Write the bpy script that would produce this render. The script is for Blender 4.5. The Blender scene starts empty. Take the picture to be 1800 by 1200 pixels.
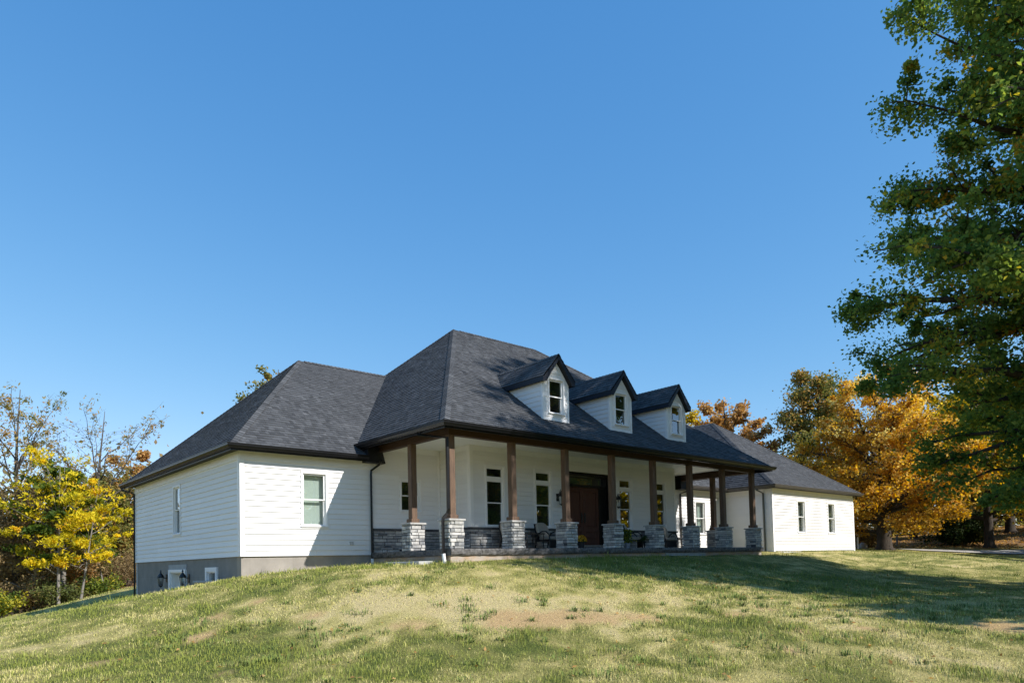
import bpy, math, random
import numpy as np
from mathutils import Vector, Matrix

# ------------------------------------------------------------------ camera, sky, sun, exposure
scene = bpy.context.scene
C = scene.collection
S = 2.1574                                   # column spacing of the porch
PW = 0.1808                                  # post width
cam_d = bpy.data.cameras.new('camera')
cam = bpy.data.objects.new('camera', cam_d); C.objects.link(cam)
yaw, pitch, roll = 0.7252, 0.0375, -0.0236
fwd = Vector((math.sin(yaw), math.cos(yaw), 0)); rgt = Vector((math.cos(yaw), -math.sin(yaw), 0)); up = Vector((0, 0, 1))
F2 = fwd*math.cos(pitch)+up*math.sin(pitch); U2 = up*math.cos(pitch)-fwd*math.sin(pitch)
R3 = rgt*math.cos(roll)+U2*math.sin(roll); U3 = U2*math.cos(roll)-rgt*math.sin(roll)
M = Matrix((R3, U3, -F2)).transposed().to_4x4()
M.translation = Vector((-11.0412, -14.8431, -0.4057))
cam.matrix_world = M
cam_d.sensor_width = 36.0
cam_d.lens = 36.0*1246.94/1800.0
cam_d.shift_y = 342.64/1800.0
cam_d.clip_start = 0.1; cam_d.clip_end = 3000
scene.camera = cam
CAM = np.array(M.translation)

SUN = Vector((0.469, -1.266, 1.0)).normalized()
world = bpy.data.worlds.new('World'); scene.world = world; world.use_nodes = True
wn = world.node_tree
sky = wn.nodes.new('ShaderNodeTexSky'); sky.sky_type = 'NISHITA'; sky.sun_disc = False
sky.sun_elevation = math.asin(SUN.z); sky.sun_rotation = math.atan2(SUN.x, SUN.y)
sky.altitude = 1500; sky.air_density = 1.0; sky.dust_density = 0.1; sky.ozone_density = 6.0
# polarised, contrasty rendering of the clear sky: one tone curve per channel over the whole dome
_sp = wn.nodes.new('ShaderNodeSeparateColor'); _cb = wn.nodes.new('ShaderNodeCombineColor'); wn.links.new(sky.outputs[0], _sp.inputs[0])
for _i, (_e, _k, _c) in enumerate(((1.18, 0.57, 1.40), (0.72, 0.85, 0.58), (0.45, 1.37, 0.50))):
    _p = wn.nodes.new('ShaderNodeMath'); _p.operation = 'POWER'; _p.inputs[1].default_value = _e; wn.links.new(_sp.outputs[_i], _p.inputs[0])
    _m = wn.nodes.new('ShaderNodeMath'); _m.operation = 'MULTIPLY'; _m.inputs[1].default_value = _k; wn.links.new(_p.outputs[0], _m.inputs[0])
    _l = wn.nodes.new('ShaderNodeMath'); _l.operation = 'MULTIPLY'; _l.inputs[1].default_value = _c; wn.links.new(_sp.outputs[_i], _l.inputs[0])
    _q = wn.nodes.new('ShaderNodeMath'); _q.operation = 'MINIMUM' if _i == 0 else 'MAXIMUM'; wn.links.new(_m.outputs[0], _q.inputs[0]); wn.links.new(_l.outputs[0], _q.inputs[1])
    wn.links.new(_q.outputs[0], _cb.inputs[_i])
wn.links.new(_cb.outputs[0], wn.nodes['Background'].inputs[0])
wn.nodes['Background'].inputs[1].default_value = 0.15
sun_d = bpy.data.lights.new('sun', 'SUN'); sun_d.energy = 2.95; sun_d.angle = math.radians(0.53); sun_d.color = (1.0, 0.965, 0.915)
sun = bpy.data.objects.new('sun', sun_d); C.objects.link(sun)
sun.rotation_euler = SUN.to_track_quat('Z', 'Y').to_euler(); sun.location = (10, -30, 30)
scene.view_settings.view_transform = 'Standard'; scene.view_settings.look = 'None'
scene.view_settings.exposure = 1.13; scene.view_settings.gamma = 1.0; scene.view_settings.use_curve_mapping = False

# ------------------------------------------------------------------ helpers
def tag(o, label=None, cat=None, group=None, kind=None):
    if label: o['label'] = label
    if cat: o['category'] = cat
    if group: o['group'] = group
    if kind: o['kind'] = kind
    return o

def empty(name, loc, rz=0.0):
    o = bpy.data.objects.new(name, None); C.objects.link(o)
    o.location = loc; o.rotation_euler = (0, 0, rz); o.empty_display_size = 0.2
    return o

def copy_tree(o, parent=None):
    c = o.copy(); C.objects.link(c); c.parent = parent
    for ch in [k for k in o.children]:
        copy_tree(ch, c)
    return c

class MB:
    """collects polygons, then links them as ONE mesh object"""
    def __init__(s): s.v = []; s.f = []; s.t = []
    def poly(s, pts, tone=0.5):
        b = len(s.v); s.v += [tuple(p) for p in pts]; s.f.append(tuple(range(b, b+len(pts)))); s.t.append(tone)
    def hexa(s, p, tone=0.5):
        # p: 4 lower points (ccw from above), 4 upper points
        b = len(s.v); s.v += [tuple(q) for q in p]
        for f in ((3, 2, 1, 0), (4, 5, 6, 7), (0, 1, 5, 4), (1, 2, 6, 5), (2, 3, 7, 6), (3, 0, 4, 7)):
            s.f.append(tuple(b+i for i in f)); s.t.append(tone)
    def box(s, x0, x1, y0, y1, z0, z1, tone=0.5):
        s.hexa([(x0, y0, z0), (x1, y0, z0), (x1, y1, z0), (x0, y1, z0), (x0, y0, z1), (x1, y0, z1), (x1, y1, z1), (x0, y1, z1)], tone)
    def bbox(s, x0, x1, y0, y1, z0, z1, c=0.008, tone=0.5):
        """box with chamfered vertical and top edges"""
        rings = []
        for (z, i) in ((z0, 0), (z1-c, 0), (z1, c)):
            rings.append([(x0+i+c, y0+i, z), (x1-i-c, y0+i, z), (x1-i, y0+i+c, z), (x1-i, y1-i-c, z), (x1-i-c, y1-i, z), (x0+i+c, y1-i, z), (x0+i, y1-i-c, z), (x0+i, y0+i+c, z)])
        s.rings(rings, tone)
    def rings(s, rings, tone=0.5, cap=True, closed=True):
        b = len(s.v); n = len(rings[0])
        for r in rings: s.v += [tuple(p) for p in r]
        for k in range(len(rings)-1):
            for i in range(n if closed else n-1):
                j = (i+1) % n
                s.f.append((b+k*n+i, b+k*n+j, b+(k+1)*n+j, b+(k+1)*n+i)); s.t.append(tone)
        if cap:
            s.f.append(tuple(b+i for i in reversed(range(n)))); s.t.append(tone)
            s.f.append(tuple(b+(len(rings)-1)*n+i for i in range(n))); s.t.append(tone)
    def tube(s, pts, radii, n=6, tone=0.5, cap=True):
        pts = [Vector(p) for p in pts]
        if not hasattr(radii, '__len__'): radii = [radii]*len(pts)
        rings = []; ref = None
        for i, p in enumerate(pts):
            d = (pts[min(i+1, len(pts)-1)]-pts[max(i-1, 0)]); d = d.normalized() if d.length > 1e-9 else Vector((0, 0, 1))
            if ref is None: ref = Vector((1, 0, 0)) if abs(d.x) < 0.8 else Vector((0, 1, 0))
            a = (ref-d*ref.dot(d)).normalized(); b2 = d.cross(a); ref = a
            rings.append([p+(a*math.cos(2*math.pi*k/n)+b2*math.sin(2*math.pi*k/n))*radii[i] for k in range(n)])
        s.rings(rings, tone, cap)
    def lathe(s, c, prof, n=12, tone=0.5, rot=0.0, cap=True):
        s.rings([[(c[0]+r*math.cos(2*math.pi*k/n+rot), c[1]+r*math.sin(2*math.pi*k/n+rot), c[2]+z) for k in range(n)] for r, z in prof], tone, cap)
    def build(s, name, mat, parent=None, smooth=False, kind=None):
        me = bpy.data.meshes.new(name); me.from_pydata(s.v, [], s.f)
        a = me.attributes.new('tone', 'FLOAT', 'FACE'); a.data.foreach_set('value', np.array(s.t, np.float32))
        if mat: me.materials.append(mat)
        if smooth: me.polygons.foreach_set('use_smooth', np.ones(len(s.f), bool))
        o = bpy.data.objects.new(name, me); C.objects.link(o); o.parent = parent
        if kind: o['kind'] = kind
        return o

class Fr:
    """local frame on a wall: a along the wall, b outward, z up"""
    def __init__(s, o, u):
        s.o = Vector(o); s.u = Vector(u).normalized(); s.n = s.u.cross(Vector((0, 0, 1)))
    def P(s, a, b, z): return s.o+s.u*a+s.n*b+Vector((0, 0, z))
    def box(s, m, a0, a1, b0, b1, z0, z1, tone=0.5):
        P = s.P
        m.hexa([P(a0, b1, z0), P(a1, b1, z0), P(a1, b0, z0), P(a0, b0, z0), P(a0, b1, z1), P(a1, b1, z1), P(a1, b0, z1), P(a0, b0, z1)], tone)

def mesh_np(name, verts, faces_flat, loop_starts, mat, parent=None, attrs=(), kind=None, smooth=False):
    me = bpy.data.meshes.new(name)
    me.vertices.add(len(verts)); me.vertices.foreach_set('co', verts.astype(np.float32).ravel())
    me.loops.add(len(faces_flat)); me.loops.foreach_set('vertex_index', faces_flat.astype(np.int32))
    me.polygons.add(len(loop_starts)); me.polygons.foreach_set('loop_start', loop_starts.astype(np.int32))
    for nm, dom, typ, data in attrs:
        a = me.attributes.new(nm, typ, dom)
        a.data.foreach_set('color' if typ == 'FLOAT_COLOR' else 'value', data.astype(np.float32).ravel())
    me.update(calc_edges=True)
    if smooth: me.polygons.foreach_set('use_smooth', np.ones(len(loop_starts), bool))
    me.materials.append(mat)
    o = bpy.data.objects.new(name, me); C.objects.link(o); o.parent = parent
    if kind: o['kind'] = kind
    return o

# ---- numpy value noise
_rs = np.random.RandomState(5); _G = _rs.rand(256, 256)
def vnoise(x, y):
    xi = np.floor(x).astype(int); yi = np.floor(y).astype(int); fx = x-xi; fy = y-yi
    fx = fx*fx*(3-2*fx); fy = fy*fy*(3-2*fy)
    g = lambda i, j: _G[i % 256, j % 256]
    return (g(xi, yi)*(1-fx)+g(xi+1, yi)*fx)*(1-fy)+(g(xi, yi+1)*(1-fx)+g(xi+1, yi+1)*fx)*fy
def fbm(x, y, o=4):
    r = 0; a = 0.5; t = 0
    for k in range(o):
        r = r+a*vnoise(x*2**k+17*k, y*2**k+31*k); t += a; a *= 0.55
    return r/t

# ------------------------------------------------------------------ materials
class NT:
    def __init__(s, name):
        s.m = bpy.data.materials.new(name); s.m.use_nodes = True; s.t = s.m.node_tree
        s.b = s.t.nodes['Principled BSDF']; s.out = s.t.nodes['Material Output']
    def n(s, typ, **kw):
        nd = s.t.nodes.new(typ)
        for k, v in kw.items():
            if k.startswith('_'): setattr(nd, k[1:], v)
            else: nd.inputs[k.replace('__', ' ')].default_value = v
        return nd
    def l(s, a, b): s.t.links.new(a, b)
    def coord(s, kind='Object', scale=(1, 1, 1)):
        tc = s.n('ShaderNodeTexCoord'); mp = s.n('ShaderNodeMapping'); mp.inputs['Scale'].default_value = scale
        s.l(tc.outputs[kind], mp.inputs['Vector']); return mp.outputs['Vector']
    def wpos(s, scale=(1, 1, 1)):
        g = s.n('ShaderNodeNewGeometry'); mp = s.n('ShaderNodeMapping'); mp.inputs['Scale'].default_value = scale
        s.l(g.outputs['Position'], mp.inputs['Vector']); return mp.outputs['Vector']
    def noise(s, vec, scale, detail=4, rough=0.55):
        nd = s.n('ShaderNodeTexNoise', Scale=scale, Detail=detail, Roughness=rough); s.l(vec, nd.inputs['Vector']); return nd.outputs['Fac']
    def ramp(s, fac, stops):
        r = s.n('ShaderNodeValToRGB'); e = r.color_ramp.elements
        while len(e) < len(stops): e.new(0.5)
        for el, (p, c) in zip(e, stops):
            el.position = p; el.color = tuple(c)+((1,) if len(c) == 3 else ())
        s.l(fac, r.inputs['Fac']); return r.outputs['Color']
    def mix(s, fac, a, b, mode='MIX'):
        m = s.n('ShaderNodeMixRGB', _blend_type=mode)
        for i, x in ((0, fac), (1, a), (2, b)):
            if hasattr(x, 'is_linked') or hasattr(x, 'links'): s.l(x, m.inputs[i])
            else: m.inputs[i].default_value = x if not isinstance(x, tuple) else (tuple(x)+(1,))[:4]
        return m.outputs[0]
    def attr(s, name): 
        a = s.n('ShaderNodeAttribute', _attribute_name=name); return a
    def bump(s, h, strength=0.3, dist=0.01):
        b = s.n('ShaderNodeBump', Strength=strength, Distance=dist); s.l(h, b.inputs['Height']); s.l(b.outputs[0], s.b.inputs['Normal'])
    def base(s, c):
        if hasattr(c, 'is_linked') or hasattr(c, 'links'): s.l(c, s.b.inputs['Base Color'])
        else: s.b.inputs['Base Color'].default_value = tuple(c)+(1,)
        return s
    def rough(s, r, spec=0.5):
        s.b.inputs['Roughness'].default_value = r; s.b.inputs['Specular IOR Level'].default_value = spec; return s

def m_plain(name, col, rough=0.5, spec=0.5, nscale=None, var=0.08, metal=0.0, bump=0.0):
    t = NT(name); t.rough(rough, spec); t.b.inputs['Metallic'].default_value = metal
    if nscale:
        f = t.noise(t.wpos(), nscale, 5)
        lo = tuple(max(0, c*(1-var)) for c in col); hi = tuple(min(1, c*(1+var)) for c in col)
        t.base(t.ramp(f, [(0.3, lo), (0.7, hi)]))
        if bump: t.bump(f, bump, 0.004)
    else: t.base(col)
    return t.m

def m_siding():
    t = NT('painted_siding'); t.rough(0.55, 0.35)
    v = t.wpos(); f = t.noise(v, 1.1, 5); 
    o = t.n('ShaderNodeObjectInfo')
    a = t.ramp(f, [(0.3, (0.785, 0.765, 0.75)), (0.7, (0.825, 0.805, 0.79))])
    b = t.mix(0.05, a, o.outputs['Random'], 'MULTIPLY')
    t.base(b)
    g = t.noise(t.wpos((3, 3, 60)), 2.2, 6, 0.7); t.bump(g, 0.10, 0.002)
    return t.m

def m_shingle():
    t = NT('asphalt_shingle'); t.rough(0.88, 0.25)
    a = t.attr('tone')
    c = t.ramp(a.outputs['Fac'], [(0.0, (0.043, 0.044, 0.046)), (0.35, (0.063, 0.0645, 0.067)), (0.7, (0.088, 0.090, 0.093)), (1.0, (0.130, 0.132, 0.135))])
    f = t.noise(t.wpos(), 60, 3, 0.8)
    w = t.noise(t.wpos(), 0.5, 3)
    c = t.mix(0.55, c, t.ramp(f, [(0.35, (0.45, 0.45, 0.45)), (0.65, (1.35, 1.35, 1.38))]), 'MULTIPLY')
    c = t.mix(1.0, c, t.ramp(w, [(0.3, (0.9, 0.9, 0.9)), (0.7, (1.1, 1.1, 1.1))]), 'MULTIPLY')
    t.base(c); t.bump(f, 0.5, 0.004)
    return t.m

def m_stone():
    t = NT('ledge_stone'); t.rough(0.85, 0.3)
    a = t.attr('tone')
    c = t.ramp(a.outputs['Fac'], [(0.0, (0.075, 0.08, 0.09)), (0.25, (0.19, 0.195, 0.205)), (0.5, (0.33, 0.33, 0.33)), (0.75, (0.46, 0.45, 0.43)), (1.0, (0.60, 0.58, 0.55))])
    f = t.noise(t.wpos(), 9, 6, 0.7); g = t.noise(t.wpos((1, 1, 3)), 30, 5, 0.7)
    c = t.mix(0.8, c, t.ramp(f, [(0.3, (0.5, 0.52, 0.56)), (0.6, (1.15, 1.12, 1.08))]), 'MULTIPLY')
    t.base(c); t.bump(g, 0.7, 0.012)
    return t.m

def m_wood(name, lo, hi):
    t = NT(name); t.rough(0.62, 0.3)
    f = t.noise(t.wpos((14, 14, 1.1)), 2.0, 6, 0.65); g = t.noise(t.wpos((40, 40, 2.5)), 3.0, 4, 0.7)
    c = t.ramp(f, [(0.3, lo), (0.7, hi)])
    c = t.mix(0.5, c, t.ramp(g, [(0.35, (0.55, 0.55, 0.55)), (0.6, (1.1, 1.1, 1.1))]), 'MULTIPLY')
    t.base(c); t.bump(g, 0.3, 0.004); return t.m

def m_beam():
    t = NT('stained_beam'); t.rough(0.62, 0.3)
    f = t.noise(t.wpos((1.1, 1.1, 22)), 2.0, 6, 0.65)
    c = t.ramp(f, [(0.3, (0.040, 0.021, 0.013)), (0.7, (0.085, 0.045, 0.026))])
    t.base(c); t.bump(f, 0.3, 0.004); return t.m

def m_concrete(name, col, clay=0.0, forms=True):
    t = NT(name); t.rough(0.9, 0.2)
    v = t.wpos(); f = t.noise(v, 2.2, 7, 0.65); g = t.noise(v, 40, 4, 0.7)
    c = t.ramp(f, [(0.3, tuple(x*0.82 for x in col)), (0.7, tuple(min(1, x*1.12) for x in col))])
    if forms:
        b = t.n('ShaderNodeTexBrick', Scale=1.0); b.inputs['Brick Width'].default_value = 1.2; b.inputs['Row Height'].default_value = 0.6
        b.inputs['Mortar Size'].default_value = 0.006; b.inputs['Color1'].default_value = (1, 1, 1, 1); b.inputs['Color2'].default_value = (0.93, 0.93, 0.93, 1); b.inputs['Mortar'].default_value = (0.8, 0.8, 0.8, 1); b.offset = 0.0
        sx = t.n('ShaderNodeSeparateXYZ'); t.l(v, sx.inputs[0])
        ad = t.n('ShaderNodeMath', _operation='ADD'); t.l(sx.outputs[0], ad.inputs[0]); t.l(sx.outputs[1], ad.inputs[1])
        cb = t.n('ShaderNodeCombineXYZ'); t.l(ad.outputs[0], cb.inputs[0]); t.l(sx.outputs[2], cb.inputs[1]); t.l(cb.outputs[0], b.inputs['Vector'])
        c = t.mix(0.8, c, b.outputs['Color'], 'MULTIPLY')
    if clay:
        k = t.noise(t.wpos((1, 1, 2.5)), 1.7, 6, 0.7)
        c = t.mix(t.ramp(k, [(0.40, (0, 0, 0)), (0.62, (clay, clay, clay))]), c, (0.40, 0.255, 0.15))
    t.base(c); t.bump(g, 0.25, 0.004); return t.m

def m_glass(name='window_glass', fk=0.87, f0=0.19, tc=(0.80, 0.86, 0.83)):
    t = NT(name)
    t.t.nodes.remove(t.b)
    gl = t.n('ShaderNodeBsdfGlossy', Roughness=0.01); gl.inputs['Color'].default_value = (0.95, 0.97, 0.97, 1)
    tr = t.n('ShaderNodeBsdfTransparent'); tr.inputs['Color'].default_value = tc+(1,)
    ge = t.n('ShaderNodeNewGeometry'); dt = t.n('ShaderNodeVectorMath', _operation='DOT_PRODUCT'); t.l(ge.outputs['Incoming'], dt.inputs[0]); t.l(ge.outputs['Normal'], dt.inputs[1])
    ab = t.n('ShaderNodeMath', _operation='ABSOLUTE'); t.l(dt.outputs['Value'], ab.inputs[0])
    om = t.n('ShaderNodeMath', _operation='SUBTRACT'); om.inputs[0].default_value = 1.0; t.l(ab.outputs[0], om.inputs[1])
    pw = t.n('ShaderNodeMath', _operation='POWER'); t.l(om.outputs[0], pw.inputs[0]); pw.inputs[1].default_value = 4.0
    ml = t.n('ShaderNodeMath', _operation='MULTIPLY_ADD'); t.l(pw.outputs[0], ml.inputs[0]); ml.inputs[1].default_value = fk; ml.inputs[2].default_value = f0; ml.use_clamp = True
    mx = t.n('ShaderNodeMixShader'); t.l(ml.outputs[0], mx.inputs[0]); t.l(tr.outputs[0], mx.inputs[1]); t.l(gl.outputs[0], mx.inputs[2])
    t.l(mx.outputs[0], t.out.inputs['Surface']); return t.m

def m_leaf(name, stops, transl=0.35, rough=0.5):
    t = NT(name); a = t.attr('tone')
    c = t.ramp(a.outputs['Fac'], stops)
    t.base(c); t.rough(.7, 0.12)
    tl = t.n('ShaderNodeBsdfTranslucent'); 
    hs = t.n('ShaderNodeHueSaturation', Saturation=1.15, Value=1.35); t.l(c, hs.inputs['Color']); t.l(hs.outputs[0], tl.inputs['Color'])
    mx = t.n('ShaderNodeMixShader', Fac=transl); t.l(t.b.outputs[0], mx.inputs[1]); t.l(tl.outputs[0], mx.inputs[2]); t.l(mx.outputs[0], t.out.inputs['Surface'])
    return t.m

def m_bark(name, lo, hi):
    t = NT(name); t.rough(0.9, 0.2)
    f = t.noise(t.wpos((6, 6, 1.2)), 3.0, 6, 0.7)
    t.base(t.ramp(f, [(0.3, lo), (0.7, hi)])); t.bump(f, 0.8, 0.03); return t.m

SIDING = m_siding()
TRIM = m_plain('white_trim', (0.83, 0.81, 0.795), 0.45, 0.4, 3.0, 0.04)
CEIL = m_plain('porch_ceiling_paint', (0.84, 0.84, 0.82), 0.6, 0.3, 2.0, 0.03)
BLACK = m_plain('black_metal', (0.008, 0.008, 0.009), 0.32, 0.3, 6.0, 0.25)
SOFFIT = m_plain('dark_soffit', (0.012, 0.012, 0.014), 0.5, 0.3, 5.0, 0.2)
NAVY = m_plain('dark_fascia', (0.014, 0.017, 0.026), 0.45, 0.3, 5.0, 0.2)
SHINGLE = m_shingle(); STONE = m_stone()
COPING = m_plain('chiselled_coping', (0.115, 0.108, 0.102), 0.85, 0.3, 14.0, 0.55, bump=0.8)
CAPSTONE = m_plain('cap_stone', (0.40, 0.385, 0.36), 0.8, 0.3, 11.0, 0.2, bump=0.4)
DARKCAP = m_plain('dark_ledge_stone', (0.075, 0.074, 0.076), 0.8, 0.3, 11.0, 0.35, bump=0.4)
POST = m_wood('stained_post', (0.075, 0.047, 0.033), (0.20, 0.122, 0.076))
BEAM = m_beam()
CONC = m_concrete('poured_concrete', (0.33, 0.295, 0.255))
PORCHC = m_concrete('stained_concrete', (0.42, 0.36, 0.30), 0.9, False)
FLOORC = m_concrete('porch_floor_concrete', (0.46, 0.44, 0.41), 0, False)
GLASS = m_glass()
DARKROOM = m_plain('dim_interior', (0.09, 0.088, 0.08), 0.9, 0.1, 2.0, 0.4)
BLIND = m_plain('pale_blind', (0.66, 0.70, 0.66), 0.8, 0.2, 3.0, 0.05)
GREYBLIND = m_plain('grey_screen', (0.22, 0.225, 0.21), 0.8, 0.2, 3.0, 0.12)
DOOR = m_wood('mahogany_door', (0.075, 0.030, 0.021), (0.14, 0.058, 0.038))
IRON = m_plain('black_iron', (0.012, 0.012, 0.013), 0.35, 0.5)
CUSHION = m_plain('beige_cushion', (0.36, 0.32, 0.27), 0.9, 0.1, 30.0, 0.12, bump=0.2)
SLING = m_plain('dark_sling', (0.022, 0.022, 0.024), 0.8, 0.2)
LAMPGLASS = m_glass('lantern_glass', .2, .015, (.96, .97, .96))
POTDARK = m_plain('dark_pot', (0.018, 0.018, 0.020), 0.5, 0.4)
POTGREY = m_plain('grey_pot', (0.20, 0.22, 0.25), 0.6, 0.3, 9.0, 0.2)
BARK = m_bark('oak_bark', (0.030, 0.024, 0.019), (0.085, 0.068, 0.054))
BARKP = m_bark('pale_bark', (0.12, 0.105, 0.09), (0.30, 0.275, 0.245))
BARKG = m_bark('grey_bark', (0.055, 0.047, 0.040), (0.15, 0.13, 0.11))
L_OAK = m_leaf('oak_leaf', [(0.0, (0.085, 0.150, 0.040)), (0.5, (0.155, 0.225, 0.060)), (0.74, (0.28, 0.32, 0.070)), (0.90, (0.52, 0.42, 0.08)), (1.0, (0.48, 0.25, 0.06))], 0.58)
L_MAPLE = m_leaf('orange_maple_leaf', [(0.0, (0.26, 0.17, 0.045)), (0.3, (0.50, 0.27, 0.055)), (0.6, (0.68, 0.42, 0.085)), (0.85, (0.78, 0.55, 0.14)), (1.0, (0.78, 0.66, 0.26))], 0.5)
L_RUST = m_leaf('rust_leaf', [(0.0, (0.28, 0.155, 0.055)), (0.5, (0.50, 0.285, 0.10)), (0.8, (0.62, 0.39, 0.155)), (1.0, (0.58, 0.45, 0.21))], 0.4)
L_OLIVE = m_leaf('olive_leaf', [(0.0, (0.10, 0.125, 0.040)), (0.5, (0.20, 0.205, 0.062)), (0.8, (0.36, 0.27, 0.085)), (1.0, (0.48, 0.29, 0.10))], 0.4)
L_YELL = m_leaf('yellow_leaf', [(0.0, (0.325, 0.300, 0.025)), (0.4, (0.650, 0.525, 0.027)), (0.8, (0.850, 0.650, 0.037)), (1.0, (0.750, 0.450, 0.037))], 0.45)
L_BROWN = m_leaf('brown_leaf', [(0.0, (0.17, 0.125, 0.065)), (0.5, (0.31, 0.22, 0.105)), (0.8, (0.40, 0.30, 0.13)), (1.0, (0.48, 0.36, 0.15))], 0.4)
L_GREEN = m_leaf('shrub_leaf', [(0.0, (0.042, 0.077, 0.017)), (0.5, (0.098, 0.147, 0.028)), (0.8, (0.238, 0.266, 0.039)), (1.0, (0.476, 0.392, 0.042))], 0.4)
L_GOLD = m_leaf('gold_green_leaf', [(0.0, (0.135, 0.135, 0.024)), (0.4, (0.324, 0.257, 0.030)), (0.75, (0.594, 0.405, 0.041)), (1.0, (0.675, 0.513, 0.081))], 0.45)
L_DARK = m_leaf('dark_undergrowth_leaf', [(0.0, (0.018, 0.034, 0.010)), (0.6, (0.046, 0.068, 0.018)), (1.0, (0.111, 0.111, 0.029))], 0.2)
L_FERN = m_leaf('fern_leaf', [(0.0, (0.030, 0.075, 0.020)), (1.0, (0.085, 0.16, 0.04))], 0.3)
L_MUM = m_leaf('mum_flower', [(0.0, (0.55, 0.24, 0.02)), (1.0, (0.78, 0.44, 0.04))], 0.25)

# ------------------------------------------------------------------ ground
GP = '-11,-14.8,-1.97;-14,-12,-1.95;-8,-18,-2;-9.93,-3.73,-1.77;-7.49,-5.88,-1.85;-5.06,-8.03,-1.92;-2.63,-10.18,-2;-0.2,-12.33,-2.08;-9.56,-0.04,-1.74;-6.32,-2.92,-1.64;-3.08,-5.8,-1.56;0.17,-8.67,-1.67;3.41,-11.54,-1.79;-7.08,1.08,-1.34;-4.95,0.51,-0.96;-3.34,-1.58,-0.88;-0.76,-3.2,-0.97;3.3,-4.78,-1.12;5.76,-5.63,-1.22;9.43,-6.2,-1.28;9.42,-10.19,-1.52;16.59,-3.2,-0.94;20.25,-7.77,-1.23;0,-0.3,-0.34;4,-0.3,-0.29;8,-0.3,-0.29;12,-0.3,-0.3;15.4,-0.3,-0.32;-0.3,2,-0.36;-0.3,3.6,-0.37;-2,3.6,-0.44;-4.1,3.6,-0.6;16,2,-0.3;19,1.2,-0.16;23,1.2,-0.17;27.7,1.2,-0.16;15.5,-1.5,-0.36;-4.84,4.41,-0.77;-5.59,4.41,-0.87;-6.42,4.49,-1.02;-7.93,5.17,-1.33;-9.07,4.86,-1.45;-4.3,6,-0.95;-4.3,9,-1.5;-4.2,14.2,-1.42;-7,8,-1.9;-2.06,22.7,-1.05;-3.59,24.08,-1.52;-5.22,25.55,-2.18;-6.85,27.01,-2.51;-9.91,29.75,-3.01;-5.71,13.93,-1.76;-8.08,14.72,-2.22;-10.37,11.39,-2.1;1.63,38.15,-1.17;-4.88,46.69,-2.98;27.84,1.5,-0.18;30.13,-0.52,-0.41;32.41,-2.53,-0.63;34.69,-4.54,-0.92;39.34,2,-0.2;44.32,-2.39,-0.62;36.58,4.44,-0.08;37.41,3.71,-0.1;51.07,10.29,0.55;56.12,8.48,0.84;59.84,5.18,0.87;63.56,1.85,1.4;68.35,-5.08,1.69;35.29,-9.05,-1.43;15.44,-11.51,-1.63;86.12,12.56,2.36;96.32,3.48,3.06;78.48,19.38,1.58;170,10,-2.5;148.56,90,3;90,148.56,-2.5;10,170,-2.5;-70,148.56,-2.5;-128.56,90,-2.5;-150,10,-2.5;-128.56,-70,-2.5;-70,-128.56,-2.5;10,-150,-2.5;90,-128.56,-2.5;148.56,-70,-2.5;10,25,-1;0,40,-1.2;25,35,-0.6;15,-25,-1.9;0,-30,-2.3;30,-20,-1.6;35,-5,-1.2'
A = np.array([[float(v) for v in p.split(',')] for p in GP.split(';')])
def _fit(A):
    n = len(A); X = A[:, :2]; r = np.linalg.norm(X[:, None]-X[None], axis=2)
    K = np.where(r > 0, r*r*np.log(r+1e-9), 0)+np.eye(n)*2.0
    Q = np.c_[np.ones(n), X]
    return np.linalg.solve(np.block([[K, Q], [Q.T, np.zeros((3, 3))]]), np.r_[A[:, 2], 0, 0, 0])
_w = _fit(A)
def gz(x, y):
    x = np.atleast_1d(np.asarray(x, float)); y = np.atleast_1d(np.asarray(y, float)); out = np.empty(len(x))
    for i in range(0, len(x), 20000):
        a = x[i:i+20000]; b = y[i:i+20000]
        rad = np.hypot(a-10, b-10); k = np.minimum(1, 150/np.maximum(rad, 1e-6)); ac = 10+(a-10)*k; bc = 10+(b-10)*k
        r2 = (ac[:, None]-A[None, :, 0])**2+(bc[:, None]-A[None, :, 1])**2
        out[i:i+20000] = 0.5*r2*np.log(r2+1e-9)@_w[:-3]+_w[-3]+_w[-2]*ac+_w[-1]*bc
    return out
def g1(x, y): return float(gz(x, y)[0])

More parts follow.
